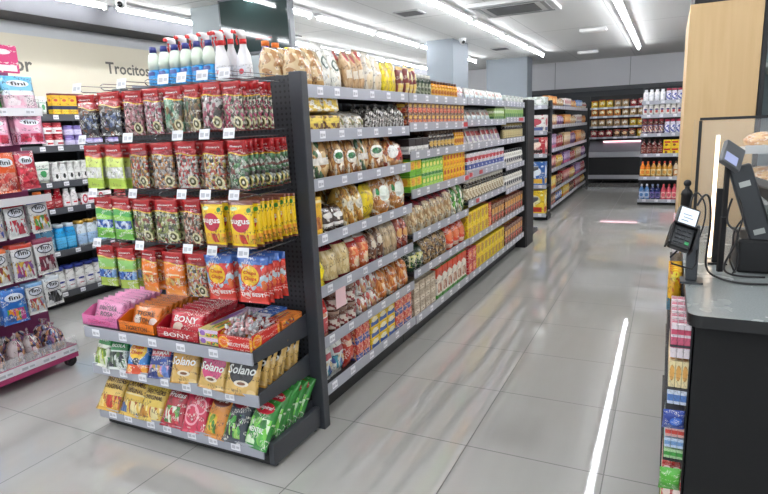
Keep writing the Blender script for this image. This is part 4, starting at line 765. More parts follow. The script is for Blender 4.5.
# far end of the rack
o = thing('shelving_end_unit', 'black end unit closing the far end of the long rack', 'shelving', (-1.5, 6.76, 0))
finish('side_panel', B(-1.1, 0, 0, .02, .035, 1.72, bev=.004), STEELD, parent=o)
finish('post', B(-.03, .036, 0, .025, .4, 1.73, bev=.004), STEELD, parent=o)
for z in (.1, .5, .9, 1.25):
    s = finish('shelf', B(-1.1, .41, z-.03, -.0, .8, z), STEEL, parent=o); finish('price_rail', B(-1.1, .8, z-.035, .0, .806, z+.015), RAIL, parent=s)
EF = Frame('y', 7.19)
for z, k, lab in ((.1, 'mx0', 'bottom shelf of far end unit'), (.5, 'mx4', 'third shelf of far end unit'), (.9, 'mx1', 'second shelf of far end unit'), (1.25, 'mx3', 'top shelf of far end unit')):
    row(EF, z, lab, k, -1.95, -1.52, 3, h=.22)
# side of the long rack that faces the left aisle
o = shelving('shelving_unit', 'far side of the long rack facing the left aisle', 'shelving', (-2.62, 6.75, 0), 4.47, (.17, .5, .85, 1.2, 1.745), .59, 1.73, rz=-PI/2, tagn=0)
TF = Frame('y', 2.44)
row(TF, 1.747, 'atop the rack', 'bluewater', -2.68, -2.19, 6, h=.232, inset=.0, fill=.98)
row(TF, 1.747, 'atop the rack', 'spray', -2.6, -2.1, 6, h=.285, inset=.08, jit=.2)
PR['spray'].place((-2.15, 2.48, 1.747), (0, 0, .1), (1.1, 1.1, 1.08), 'white trigger spray bottle, second from right, atop rack', 'white spray bottles in front')
PR['spray'].place((-2.035, 2.52, 1.747), (0, 0, -.1), (1.1, 1.1, 1.08), 'white trigger spray bottle, rightmost, by purple bottles', 'white spray bottles in front')
row(Frame('x', -1.95), 1.747, 'rack top, behind spray bottles', 'softener_p', 2.62, 2.80, 2, h=.225, fill=.9)
row(Frame('x', -1.95), 1.747, 'rack top, beside purple bottles', 'softener_m', 2.83, 2.93, 1, h=.21)
row(Frame('x', -2.07), 1.747, 'raised back row of rack top', 'toptan', 3.02, 5.0, 14, h=.17, lean=.1)
row(Frame('x', -1.74), BZ[0][0], 'back row, end of rack top', 'toptan', 2.47, 2.7, 3, h=.1, lean=.2)

# ---------------------------------------------------------------- end unit facing the viewer
ex0, ex1 = -2.62, -1.555
eu = thing('shelving_end_unit', 'charcoal end unit with hooks and three shelves facing the viewer', 'shelving', (0, 0, 0))
finish('end_panel', B(ex0-.01, 2.232, .12, -1.552, 2.25, 1.735), PEG, parent=eu)
for x0, x1 in ((-1.551, -1.483), (-2.70, -2.632)):
    finish('upright', B(x0, 2.215, 0, x1, 2.268, 1.745, bev=.004), STEEL, parent=eu)
finish('base', B(ex0+.02, 1.84, .012, ex1+.02, 2.214, .081, bev=.004), STEELD, parent=eu)
finish('base_side', B(ex1+.0205, 1.83, .02, ex1+.05, 2.214, .125, bev=.004), STEEL, parent=eu)
for x in (ex1+.02, ex0+.06, -1.6):
    for y in (1.87, 2.19):
        b = bmesh.new(); loft(b, [(0, .03, .03, 2), (.012, .03, .03, 2)], n=10); bmesh.ops.translate(b, vec=(x, y, 0), verts=b.verts); finish('foot', b, STEELD, parent=eu)
EZ = (.104, .352, .556)
for z, y0, up in ((EZ[0], 1.815, .02), (EZ[1], 1.815, .03), (EZ[2], 1.80, .03)):
    s = finish('shelf', B(ex0, y0+.006, z-.022, ex1, 2.214, z), STEEL, parent=eu)
    rl = bmesh.new(); bbox(rl, ex0-.005, y0-.003, z-.052, ex1+.004, y0+.0055, z+.004, bev=.0015); finish('price_rail', rl, RAIL, parent=s)
    br = bmesh.new(); vs = []
    for x in (ex1+.0005, ex1+.006): vs.append([br.verts.new(p) for p in ((x, y0+.006, z-.045), (x, 2.214, z-.06), (x, 2.214, z+.05), (x, y0+.006, z+.012))])
    br.faces.new(vs[0][::-1]); br.faces.new(vs[1])
    for i in range(4): j = (i+1) % 4; br.faces.new((vs[0][i], vs[0][j], vs[1][j], vs[1][i]))
    finish('bracket', br, STEEL, parent=s)
    for k in range(7 if z < .5 else 5):
        n_ = 7 if z < .5 else 5
        put_tag(s, ex0+.07+k*(ex1-ex0-.1)/n_+random.uniform(0, .03), y0-.0035, z-.022, .052, .036)
rowsH = [  # tag height, bag head height, [(x, width, kind, how many deep)]
    (1.715, 1.692, .195, [(-2.46, .132, 'g_black', 3), (-2.315, .136, 'g_black', 7), (-2.165, .12, 'g_pinkbits', 4), (-2.035, .12, 'g_rose', 4), (-1.915, .11, 'g_bottle', 4), (-1.812, .1, 'g_cola', 4), (-1.70, .112, 'g_teeth', 6), (-1.585, .11, 'g_rasp', 6)]),
    (1.482, 1.458, .205, [(-2.475, .126, 'g_lime', 3), (-2.325, .142, 'g_lime', 6), (-2.17, .132, 'g_mix', 4), (-2.015, .13, 'g_egg', 4), (-1.87, .118, 'g_heart', 5), (-1.72, .122, 'g_milk', 4), (-1.59, .116, 'g_spiral', 9)]),
    (1.232, 1.208, .2, [(-2.455, .12, 'g_berry', 3), (-2.318, .125, 'g_berry', 4), (-2.185, .118, 'g_wheel', 4), (-2.03, .14, 'g_wheel', 4), (-1.885, .115, 'g_mush', 3), (-1.75, .135, 'sugus', 7), (-1.595, .14, 'sugus', 9)]),
    (.99, .968, .205, [(-2.475, .122, 'g_apple', 3), (-2.335, .122, 'g_apple', 3), (-2.185, .124, 'g_peach', 4), (-2.03, .128, 'g_peach', 4), (-1.885, .115, 'g_milk', 4), (-1.745, .15, 'chupa', 6), (-1.575, .158, 'chupa', 5)])]
RN = ['top', 'second', 'third', 'lowest']
for ri, (tz, top, hh, hk) in enumerate(rowsH):
    for hi, (x, w, key, n) in enumerate(hk):
        b = bmesh.new()
        tubev(b, [(x, 2.231, tz-.012), (x, 1.86, tz-.014), (x, 1.845, tz-.004)], .0026, n=6)
        tubev(b, [(x+.012, 2.231, tz+.014), (x+.012, 1.85, tz+.012), (x+.006, 1.838, tz+.004)], .0018, n=6)
        hkobj = finish('hook', b, mat('hook wire', 'a8aab0', rough=.25, metal=.8), parent=eu)
        if hi % 2 == 0 or hi > 4: put_tag(hkobj, x, 1.833, tz+.004, .056, .042, (-.25, 0, random.uniform(-.1, .1)))
        p = PR[key]; posn = 'leftmost hook' if hi == 0 else 'rightmost hook' if hi == len(hk)-1 else ORD[hi]+' hook from left'
        for k in range(n):
            lab = p.look+', '+('front' if k == 0 else ORD[k]+' back')+', '+RN[ri]+' row, '+posn
            y = 1.872+k*(.037 if n < 9 else .036)
            p.place((x+random.uniform(-.004, .004), y, top-hh*1.0+random.uniform(-.004, .003)), (random.uniform(-.05, .05), random.uniform(-.03, .03), random.uniform(-.12, .12)), (w/p.w, .78 if n > 6 else .9, hh/p.h), lab, p.look+' on '+RN[ri]+' row, '+posn)
# tray shelf
def put(key, loc, rz=0, lean=0, sc=(1, 1, 1), label=None, group=None, ry=0):
    return PR[key].place(loc, (-lean, ry, rz), sc, label, group)
zt = EZ[2]+.001
put('c_pink', (-2.535, 1.99, zt), sc=(1, 1, 1), label='open pink carton at left end of the tray shelf', group=None)
put('c_orange', (-2.268, 1.985, zt), label='open orange carton between the pink and red cartons')
put('c_red', (-2.0, 1.985, zt), label='open dark red carton right of the orange one')
for key, x, n, nm in (('p_pink', -2.535, 8, 'pink carton'), ('p_orange', -2.268, 8, 'orange carton'), ('p_red', -2.0, 8, 'red carton')):
    for k in range(n):
        p = PR[key]
        p.place((x+random.uniform(-.006, .006), 1.862+k*.034, zt+.006+k*.0015), (-.42, 0, random.uniform(-.06, .06)), (1.0, .8, .95), p.look+', '+('front one' if k == 0 else ORD[k]+' from front')+', in the '+nm, p.look+' in the '+nm)
for t in range(2):
    put('b_wafer', (-1.808, 1.99, zt+t*.037), sc=(1.0, 1, 1), label='flat blue and yellow wafer box, '+('lower' if t == 0 else 'upper')+' one, beside lollipop carton', group='flat wafer boxes on the tray shelf')
put('b_wafer_blue', (-1.70, 2.12, zt), sc=(.85, .5, 2.2), label='blue wafer bar box behind the lollipop carton')
put('lollybox', (-1.652, 1.912, zt), label='open red carton heaped with wrapped lollipops, tray shelf')
put('b_orange', (-1.605, 2.115, zt), rz=0, sc=(.52, .55, 1), label='flat orange box, lower, behind the lollipop carton', group='flat orange boxes behind the lollipops')
put('b_orange', (-1.605, 2.115, zt+.035), sc=(.52, .55, 1), label='flat orange box, upper, behind the lollipop carton', group='flat orange boxes behind the lollipops')
# second shelf: leaning packs
def leanrow(F0y, z, items, place, lean=.38, dy=.045):
    for key, x, w, h, n in items:
        p = PR[key]
        for k in range(n):
            lab = p.look+', '+('front one' if k == 0 else ORD[k]+' one back')+', '+place
            p.place((x+random.uniform(-.003, .003), F0y+k*dy-(.036 if k == 0 else 0), z+(.004 if k else -.008)), (-lean*random.uniform(.85, 1.12), random.uniform(-.07, .07), random.uniform(-.14, .14)), (w/p.w, 1.15 if k == 0 else .95, h/p.h*random.uniform(.94, 1.03)), lab, p.look+' on '+place)
zb = EZ[1]+.001
leanrow(1.845, zb, [('s_mint', -2.56, .11, .185, 4), ('s_mint2', -2.44, .13, .17, 4), ('s_chupa', -2.295, .14, .185, 4), ('s_navy', -2.145, .145, .165, 4), ('sol_gold', -1.985, .165, .19, 5), ('sol_pink', -1.82, .165, .195, 5), ('sol_black', -1.648, .175, .2, 7)], 'middle shelf of end unit', lean=.42)
fb = bmesh.new(); bbox(fb, -2.615, 1.822, 0, -2.375, 1.826, .05); 
tag(finish('card_strip', fb, art('herb carton', 'e8e4dc', [('r', .35, .1, .95, .9, '2c8a48'), ('e', .1, .5, .06, .4, 'c83030')], .5), loc=(0, 0, zb)), 'low white and green card strip before the herb candy', 'card strip')
zb = EZ[0]+.001
leanrow(1.845, zb, [('k_gold', -2.56, .17, .215, 4), ('k_gold2', -2.40, .16, .215, 4), ('k_gold3', -2.25, .155, .21, 4), ('k_redgreen', -2.105, .155, .205, 4), ('k_pink', -1.965, .15, .205, 4), ('k_orange', -1.84, .135, .225, 4), ('k_dark', -1.72, .135, .23, 4), ('k_green', -1.60, .15, .225, 6)], 'lowest shelf of end unit', lean=.6, dy=.047)

# ---------------------------------------------------------------- wheeled sweets display on the left
PINK = mat('display magenta', 'b0386c', rough=.4); PURP = mat('display plum', '8a3c68', rough=.35)
ds = thing('sweets_display', 'magenta wheeled sweets display with rows of pouches', 'display stand', (-3.55, 1.5, 0), PI/2)
L_ = .86
finish('back_panel', B(.02, .2, .16, L_-.03, .23, 1.93), PURP, parent=ds)
finish('header_board', B(.3, .03, 1.90, L_-.06, .05, 2.06, bev=.003), art('header print', 'c8286c', [('e', .55, .6, .2, .16, 'e87838'), ('e', .8, .75, .12, .1, 'f0d8e0'), ('r', .6, .06, .97, .28, 'ece6ea')], .4), parent=ds)
hb = bmesh.new(); tubev(hb, [(.5, .06, 1.66), (.5, .05, 1.9)], .008); finish('header_post', hb, mat('white rail', 'e8e6e8', rough=.4), parent=ds)
for z, x1 in ((1.675, L_+.02), (1.142, L_-.01)):
    s = finish('shelf', B(0, .0065, z-.02, x1, .199, z), mat('white rail', 'e8e6e8', rough=.4), parent=ds)
    rl = bmesh.new(); bbox(rl, 0, 0, z-.03, x1, .006, z+.018); finish('price_rail', rl, mat('white rail', 'e8e6e8', rough=.4), parent=s)
    if z > 1.5:
        for k in range(5): put_tag(s, .12+k*.17, -.001, z-.004, .06, .035)
tr = bmesh.new(); TL = L_-.03
bbox(tr, 0, -.05, .065, TL, .5, .09)
finish('tray', tr, PINK, parent=ds)
for a in ((0, -.05, .091, TL, -.044, .15), (TL-.006, -.043, .091, TL, .5, .15), (0, .494, .091, TL-.007, .5, .15)):
    finish('tray_side', B(*a), mat('display magenta', 'b0386c'), parent=ds)
cr = bmesh.new(); bbox(cr, 0, -.05, .151, TL, -.048, .21); finish('clear_guard', cr, mat('clear acrylic', 'ffffff', rough=.05, alpha=.25), parent=ds)
rail = finish('price_rail', B(0, -.054, .1, TL, -.0505, .146), mat('white rail', 'e8e6e8'), parent=ds)
for k in range(6): put_tag(rail, .08+k*.137, -.0545, .123, .1, .036)
for x in (.12, L_-.06):
    for y in (.0, .44):
        w_ = bmesh.new(); tubev(w_, [(x, y-.014, .036), (x, y+.014, .036)], .036, n=20); c = finish('caster', w_, mat('caster black', '1c1c1e', rough=.5), parent=ds, smooth=False)
        finish('caster_fork', B(x-.012, y-.022, .03, x+.012, y-.0155, .074), mat('fork black', '2a2a2c'), parent=c)
DF = Frame('x', -3.55)
def pouch(key, y, z, w, h, lab, d=.0, n=2, lean=.08):
    p = PR[key]
    for k in range(n):
        p.place((-3.575-d-k*.05, y+k*.004, z), (-lean, random.uniform(-.03, .03), PI/2+random.uniform(-.1, .1)), (w/p.w, .8, h/p.h), p.look+', '+('front' if k == 0 else 'behind its twin')+', '+lab, p.look+' '+lab)
for key, y, z, w, h, lab in (
    ('f_magenta', 1.80, 1.694, .2, .19, 'display top row, left end'), ('f_green', 2.06, 1.694, .19, .18, 'top row of wheeled display'), ('f_cloud', 2.27, 1.694, .22, .19, 'right end of display top row'),
    ('f_pink', 1.87, 1.47, .18, .17, 'display second row, leftmost'), ('f_pink', 2.08, 1.47, .19, .175, 'display second row, middle'), ('f_pink', 2.30, 1.475, .19, .175, 'display second row, right end'),
    ('f_magenta', 1.94, 1.2, .15, .2, 'display third row, left'), ('f_orange', 2.11, 1.19, .15, .24, 'display third row, middle'), ('f_red', 2.245, 1.2, .13, .235, 'display third row, right end'),
    ('f_w2', 1.83, .92, .13, .21, 'display fourth row, left end'), ('f_w1', 1.98, .91, .13, .2, 'display fourth row, beside the cherries'), ('f_w2', 2.125, .91, .135, .215, 'display fourth row, middle'), ('f_w3', 2.275, .92, .135, .21, 'display fourth row, right end'),
    ('f_w5', 1.82, .64, .14, .22, 'display fifth row, left end'), ('f_w4', 1.97, .64, .13, .22, 'fifth row, right of the vermilion one'), ('f_w5', 2.12, .64, .14, .23, 'display fifth row, middle'), ('f_w6', 2.27, .65, .14, .225, 'display fifth row, right end'),
    ('f_blue', 1.83, .4, .15, .2, 'display lowest row, left end'), ('f_blue', 2.02, .39, .16, .215, 'display lowest row, second blue one'), ('f_w8', 2.16, .41, .115, .2, 'display lowest row, middle'), ('f_w9', 2.28, .43, .125, .19, 'display lowest row, right end')):
    pouch(key, y, z, w, h, lab)
for i in range(12):
    y = 1.60+(i % 6)*.128; d = .055+(i//6)*.14
    PR['f_bin'].place((-3.55-d, y, .104), (random.uniform(-.15, .15), random.uniform(-.25, .25), random.uniform(0, 3)), (.9, .9, 1.15), 'clear tied bag of mixed sweets, '+ORD[i % 6]+' from left, '+('front' if i < 6 else 'back')+' row in the display tray', 'clear tied bags in the display tray')
for z in (1.46, 1.185, .905, .64):   # hook bars the pouches hang from
    b = bmesh.new(); tubev(b, [(.04, .1, z+.225), (L_-.04, .1, z+.225)], .004); finish('hanging_bar', b, mat('bar dark', '3a3038', rough=.4), parent=ds)

# ---------------------------------------------------------------- cosmetics shelf along the left wall
wb = [('near bay', 2.55, 3.86), ('middle bay', 3.865, 5.15), ('far bay', 5.155, 6.45)]
WZ = [z+.008 for z in (1.695, 1.425, 1.112, .88, .50, .125)]
for nm, a, b in wb:
    shelving('shelving_unit', nm+' of the dark cosmetics shelf by the sign wall', 'shelving', (-4.85, a, 0), b-a, WZ, .44, 1.86, group='bays of the cosmetics shelf', rz=PI/2, tagn=7, board=STEELD, rail=mat('dark price rail', '4a4c52', rough=.4))
WF = Frame('x', -4.85); WL = ['top', 'second', 'third', 'fourth', 'fifth', 'bottom']
def w_(l, key, a, b, n, bay='near bay', **k): row(WF, WZ[l], WL[l]+' cosmetics shelf, '+bay, key, a, b, n, **k)
w_(0, 'w_aloe', 3.18, 3.32, 2, h=.17); w_(0, 'w_yellow', 3.36, 3.68, 4, h=.2); w_(0, 'w_white', 3.7, 3.84, 2, h=.2)
w_(1, 'w_redjar', 3.25, 3.44, 2, h=.108, tiers=2); w_(1, 'w_purple', 3.45, 3.84, 4, h=.095, tiers=2)
w_(2, 'w_aloe', 3.12, 3.26, 1, h=.2); w_(2, 'w_white', 3.27, 3.84, 8, h=.19, deep=2)
w_(3, 'w_orange', 3.05, 3.16, 1, h=.18); w_(3, 'w_red', 3.165, 3.33, 2, h=.19); w_(3, 'w_whitered', 3.335, 3.48, 2, h=.18); w_(3, 'w_bigwhite', 3.5, 3.84, 2, h=.12)
w_(4, 'w_dark', 2.98, 3.2, 2, h=.25, deep=2); w_(4, 'w_blue', 3.21, 3.41, 2, h=.25, deep=2); w_(4, 'w_pale', 3.42, 3.83, 4, h=.25, deep=2)
w_(5, 'w_lotion', 2.75, 3.83, 11, h=.24, deep=2)
for l, (k1, k2) in enumerate((('w_yellow', 'w_white'), ('w_purple', 'w_redjar'), ('w_white', 'w_aloe'), ('w_red', 'w_whitered'), ('w_pale', 'w_blue'), ('w_lotion', 'w_dark'))):
    w_(l, k2, 2.58, 2.96, 4, bay='near bay, left end', h=.18 if l not in (1,) else .09) if l != 5 else None
    w_(l, k1, 3.88, 4.48, 7, bay='middle bay', h=.18 if l != 1 else .09); w_(l, k2, 4.5, 5.12, 7, bay='middle bay', h=.18 if l != 1 else .09); w_(l, k1, 5.17, 6.4, 12, bay='far bay', h=.18 if l != 1 else .09)

# ---------------------------------------------------------------- second rack, farther along
for i, (a, b) in enumerate(((9.12, 10.6), (10.605, 12.1), (12.105, 13.6))):
    zs = [z+.008 for z in (1.69, 1.39, 1.02, .70, .37, .12)]; bn = ['near', 'middle', 'far'][i]+' bay of second rack'
    shelving('shelving_unit', bn+' beyond the long rack', 'shelving', (-1.65, a, 0), b-a, zs, .5, 1.75, group='bays of the second rack', rz=PI/2, tagn=6)
    for l, z in enumerate(zs):
        h = (.16, .18, .24, .22, .22, .18)[l]; q = (i*5+l*3) % 8
        row(Frame('x', -1.65), z, (WL[l] if l < 6 else 'bottom')+' shelf, '+bn, 'mx%d' % q, a+.03, (a+b)/2-.02, 5, h=h)
        row(Frame('x', -1.65), z, (WL[l] if l < 6 else 'bottom')+' shelf, '+bn, 'mb%d' % ((q+3) % 8), (a+b)/2, b-.04, 4, h=h*.95)
finish_end = B(-1.64, 13.61, 0, -1.6, 13.66, 1.75)
o = thing('rack_post', 'dark post at the far end of the second rack', 'post', (0, 0, 0)); finish('post', finish_end, STEELD, parent=o)
zs = (.04+.06, .53, .99, 1.32, 1.69)
shelving('shelving_end_unit', 'end unit of the second rack stacked with large boxes', 'shelving', (-2.68, 8.70, 0), 1.08, zs, .38, 1.78, tagn=6)
SE = Frame('y', 8.70)
for z, k, n, h, nm in ((zs[0], 'mx4', 3, .36, 'bottom'), (zs[1], 'mx2', 3, .36, 'fourth'), (zs[2], 'mx1', 3, .26, 'third'), (zs[3], 'mx5', 3, .25, 'second'), (zs[4], 'clearbox', 5, .14, 'top')):
    row(SE, z, nm+' shelf, second rack end unit', k, -2.64, -1.63, n, h=h, dep=.2)

# ---------------------------------------------------------------- drinks rack facing the viewer
zs = [z+.008 for z in (.082, .464, .846, 1.178, 1.486, 1.704)]
shelving('shelving_unit', 'black drinks rack facing the viewer at the far right', 'shelving', (-.44, 10.65, 0), 1.45, zs, .45, 1.95, tagn=7, board=STEELD)
RF = Frame('y', 10.65)
for z, nm, its in ((zs[0], 'bottom shelf', [('j_blue', 2, .27), ('j_navy', 2, .27), ('j_pink', 3, .27), ('j_orange', 9, .27)]), (zs[1], 'fifth shelf', [('j_orange', 2, .27), ('j_amber', 4, .27), ('j_cream', 2, .27), ('j_wine', 7, .27)]),
                   (zs[2], 'fourth shelf', [('j_wine', 4, .25), ('yellowcarton', 3, .12), ('j_amber', 6, .25)]), (zs[3], 'third shelf', [('cocoa', 4, .25), ('creamjar', 5, .24), ('cocoa', 6, .25)]),
                   (zs[4], 'second shelf', [('can', 16, .2)]), (zs[5], 'top shelf', [('whiteroll', 4, .2), ('creamjar', 10, .2)])):
    s = -.42; tot = {'yellowcarton': .13}
    for key, n, h in its:
        wd = (.084 if key != 'yellowcarton' else .12)*n
        row(RF, z, nm+' of drinks rack'+(', right part' if s > .1 else ''), key, s, s+wd-.005, n, h=h, tiers=(2 if key == 'yellowcarton' else 1), deep=1); s += wd
        if s > 1.0: break

# ---------------------------------------------------------------- chilled counter at the far wall
o = thing('chilled_counter', 'low chilled counter with pink light below crisps shelves', 'refrigerator', (-1.68, 14.25, 0))
finish('cabinet', B(0, .03, .06, 1.75, .65, .66), STEELD, parent=o); finish('foot_rail', B(0, .0, .1, 1.75, .029, .19), mat('silver bar', 'a8aab0', rough=.3), parent=o)
finish('top_rail', B(0, -.01, .6, 1.75, .029, .72), mat('silver bar', 'a8aab0'), parent=o)
hd = bmesh.new(); vs = [[hd.verts.new((x, y, z)) for y, z in ((.03, .721), (.65, .721), (.65, .96), (.3, .96))] for x in (0, 1.75)]
hd.faces.new(vs[0]); hd.faces.new(vs[1][::-1])
for i in range(4): j = (i+1) % 4; hd.faces.new((vs[0][j], vs[0][i], vs[1][i], vs[1][j]))
finish('sloped_lid', hd, mat('lid grey', '8a8890', rough=.3), parent=o)
lt = bmesh.new(); tubev(lt, [(.3, .24, .945), (1.7, .24, .945)], .014); finish('light_tube', lt, mat('pink tube', 'ffc4d0', emit=2), parent=o)
zs = [z+.008 for z in (1.038, 1.283, 1.51, 1.706)]
o = thing('wall_shelves', 'dark wall shelves of crisps above the chilled counter', 'shelving', (-1.68, 14.3, 0))
finish('back_panel', B(-.05, .58, .98, 2.2, .6, 2.0), STEELD, parent=o)
for z in zs:
    s = finish('shelf', B(0, .006, z-.02, 2.1, .579, z), STEELD, parent=o); finish('price_rail', B(0, 0, z-.03, 2.1, .005, z+.015), RAIL, parent=s)
    for k in range(9): put_tag(s, .12+k*.22, -.0015, z-.008, .08, .04)
HF = Frame('y', 14.3)
for z, nm, its in ((zs[0], 'bottom shelf', [('mb1', 3), ('mb7', 3), ('mb4', 6)]), (zs[1], 'third shelf', [('mb3', 5), ('mb4', 7)]), (zs[2], 'second shelf', [('mb0', 4), ('mb3', 4), ('mb0', 4)]), (zs[3], 'top shelf', [('mb4', 3), ('mb3', 2), ('mb1', 3), ('mb0', 4)])):
    s = -1.66
    for j, (key, n) in enumerate(its):
        row(HF, z, nm+' over chilled counter'+['', ', centre', ', right', ', far right'][j], key, s, s+.165*n-.01, n, h=.18); s += .165*n

# ---------------------------------------------------------------- checkout counter and what stands on it
def counter_mat():
    k = NT('grey speckled worktop'); tc = k.new('TexCoord'); nz = k.new('TexNoise'); nz.inputs['Scale'].default_value = 220; k.put(nz.inputs['Vector'], tc.outputs['Object'])
    n2 = k.new('TexNoise'); n2.inputs['Scale'].default_value = 12; k.put(n2.inputs['Vector'], tc.outputs['Object'])
    k.put(k.b.inputs['Base Color'], k.mix(nz.outputs[0], srgb('7c8284'), srgb('a0a6a6'))); k.put(k.b.inputs['Roughness'], k.math('MULTIPLY_ADD', n2.outputs[0], .12, .2)); return k.m
cc = thing('checkout_counter', 'black checkout counter with grey worktop at right', 'counter', (.07, 1.68, 0))
finish('cabinet', B(.022, .03, 0, 2.2, 1.4, .915), mat('counter black', '0d0d0e', rough=.8), parent=cc)
tp = bmesh.new(); n0 = []
pts = [(2.25, 0), (2.25, 1.45), (0, 1.45)]+[(.035-.035*math.cos(a), .035-.035*math.sin(a)) for a in [i*PI/16 for i in range(9)]]
for zz in (.916, .95): n0.append([tp.verts.new((x, y, zz)) for x, y in pts])
tp.faces.new(n0[1]); tp.faces.new(n0[0][::-1]).material_index = 1
for i in range(len(pts)): j = (i+1) % len(pts); tp.faces.new((n0[0][i], n0[0][j], n0[1][j], n0[1][i])).material_index = 1
bmesh.ops.recalc_face_normals(tp, faces=tp.faces)
finish('worktop', tp, [counter_mat(), mat('edge black', '141415', rough=.35)], parent=cc)
# glass screen
gs = thing('glass_screen', 'clear glass screen with black edge on the counter', 'glass screen', (.1, 2.47, .951))
GL = mat('clear glass', 'ffffff', rough=.02, alpha=.1)
finish('pane', B(.008, 0, 0, 1.9, .006, .505), GL, parent=gs)
finish('side_pane', B(0, .012, 0, .005, .6, .505), GL, parent=gs)
finish('top_edge', B(-.001, -.003, .506, 1.9, .009, .516), mat('edge black', '141415'), parent=gs)
finish('post', B(-.003, -.004, 0, .0075, .009, .505), mat('edge black', '141415'), parent=gs)
# lit strip and black post behind the terminal
ls = thing('light_strip', 'upright warm white light strip on the counter', 'light strip', (.158, 2.40, .951))
finish('channel', B(-.007, .0085, 0, .007, .02, .455), mat('strip channel', 'c8c4bc', rough=.4), parent=ls); finish('diffuser', B(-.0055, 0, .005, .0055, .008, .45), mat('strip light', 'ffe4c4', emit=2.4), parent=ls)
ps_ = thing('black_post', 'flat black upright beside the warm light strip', 'post', (.178, 2.33, .951)); finish('column', B(-.017, -.01, 0, .017, .01, .27, bev=.002), mat('plastic black', '121214', rough=.5), parent=ps_); finish('foot_plate', B(-.03, -.03, 0, .03, -.0105, .005), mat('plastic black', '121214'), parent=ps_)
# till screen
PB = mat('plastic black', '121214'); PG = mat('plastic graphite', '34373a', rough=.45)
ti = thing('till_monitor', 'dark till monitor on a leaning stand', 'monitor', (.285, 2.28, .951))
finish('base', B(-.06, -.08, 0, .22, .12, .115, bev=.01), PB, parent=ti)
finish('stand', B(-.034, -.02, 0, .034, .02, .27, bev=.008), PG, parent=ti, loc=(.012, -.05, .1), rot=(0, -.32, 0))
mo = finish('screen_housing', B(-.02, -.13, -.10, .012, .15, .12, bev=.006), PB, parent=ti, loc=(.105, .0, .215), rot=(.1, -.85, .25))
finish('screen', B(.0125, -.12, -.09, .014, .14, .11), mat('screen blue', '2c3c58', rough=.1), parent=mo)
finish('sticker', B(-.016, -.0225, .2, .016, -.0205, .218), mat('sticker pale', 'b4b8b4'), parent=ti, loc=(.012, -.05, .1), rot=(0, -.32, 0))
finish('sticker', B(-.016, -.0225, .035, .016, -.0205, .053), mat('sticker pale', 'b4b8b4'), parent=ti, loc=(.012, -.05, .1), rot=(0, -.32, 0))
cdp = thing('customer_display', 'small grey tilted display above the light strip', 'display', (.186, 2.19, 1.34), .5)
cdp.scale = (.85, .85, 1)
finish('housing', B(-.042, -.012, -.038, .042, .012, .042, bev=.004), mat('display grey', '5c5e60', rough=.4), parent=cdp, rot=(-.35, .5, 0)); finish('screen', B(-.035, -.0135, -.03, .02, -.0125, .0), mat('screen lilac', '98a0c4', rough=.2, emit=.25), parent=cdp, rot=(-.35, .5, 0))
finish('arm', B(-.008, .013, -.2, .008, .025, .02), PB, parent=cdp); finish('arm_foot', B(-.01, .013, -.389, .01, .025, -.201), PB, parent=cdp)
# card terminal on its pole
tm = thing('card_terminal', 'black card terminal with keypad shield on a stand', 'card terminal', (.085, 2.04, .951))
finish('foot', B(-.03, -.035, 0, .035, .035, .006), mat('pole grey', '3c4044', rough=.35), parent=tm)
finish('pole', B(-.016, -.016, .0065, .018, .016, .185, bev=.003), mat('pole grey', '3c4044'), parent=tm)
R_ = (-.75, .34, .08); Lc = (-.03, -.075, .185)
finish('body', B(-.039, -.018, -.095, .039, .018, .095, bev=.01), mat('terminal black', '1c1e20', rough=.35), parent=tm, loc=Lc, rot=R_)
sc_ = finish('screen', B(-.031, -.0198, .0, .031, -.0185, .082), mat('terminal screen', 'c4d0dc', emit=.5, rough=.2), parent=tm, loc=Lc, rot=R_)
tx = bmesh.new()
for i, (a, b) in enumerate(((-.02, .012), (-.016, .018), (-.022, .004))): bbox(tx, a, -.0203, .05-i*.014, b, -.0199, .054-i*.014)
finish('screen_text', tx, mat('screen lines', '7c8c9c'), parent=sc_)
ky = finish('keypad', B(-.033, -.0195, -.085, .033, -.0185, -.008), PG, parent=tm, loc=Lc, rot=R_)
for i in range(4):
    for j in range(3):
        c = '2c9a58' if (i == 0 and j == 2) else '3a3c40'
        finish('key', B(-.026+j*.019, -.0225, -.08+i*.018, -.012+j*.019, -.0196, -.068+i*.018), mat('key '+c, c, rough=.5), parent=ky)
sh_ = bmesh.new()
bbox(sh_, -.046, -.034, -.098, -.04, .01, .0); bbox(sh_, .04, -.034, -.098, .046, .01, .0); bbox(sh_, -.0395, -.034, -.006, .0395, -.02, .0)
finish('keypad_shield', sh_, mat('shield black', '0e0e10', rough=.4), parent=tm, loc=Lc, rot=R_)
hw = bmesh.new(); tubev(hw, [(-.035, -.05, .12), (-.062, -.06, .09), (-.058, -.062, .07), (.0, -.06, .055), (.01, -.055, .07), (.012, -.03, .11)], .003); finish('wire_handle', hw, mat('wire black', '2a2a2c', rough=.3, metal=.6), parent=tm, smooth=True)
random.seed(3)
CB = mat('cable black', '161618', rough=.5)
def cable(name, pts, lab, rad=.0035, m=CB):
    c = bpy.data.curves.new(name, 'CURVE'); c.dimensions = '3D'; sp = c.splines.new('NURBS'); sp.points.add(len(pts)-1); sp.use_endpoint_u = True; sp.order_u = 4
    for q, p in zip(sp.points, pts): q.co = (*p, 1)
    c.bevel_depth = rad; c.bevel_resolution = 2; c.materials.append(m)
    t = bpy.data.objects.new(name, c); col.objects.link(t); me = bpy.data.meshes.new_from_object(t.evaluated_get(bpy.context.evaluated_depsgraph_get())); bpy.data.objects.remove(t); bpy.data.curves.remove(c)
    o = bpy.data.objects.new(name, me); col.objects.link(o); tag(o, lab, 'cable'); return o
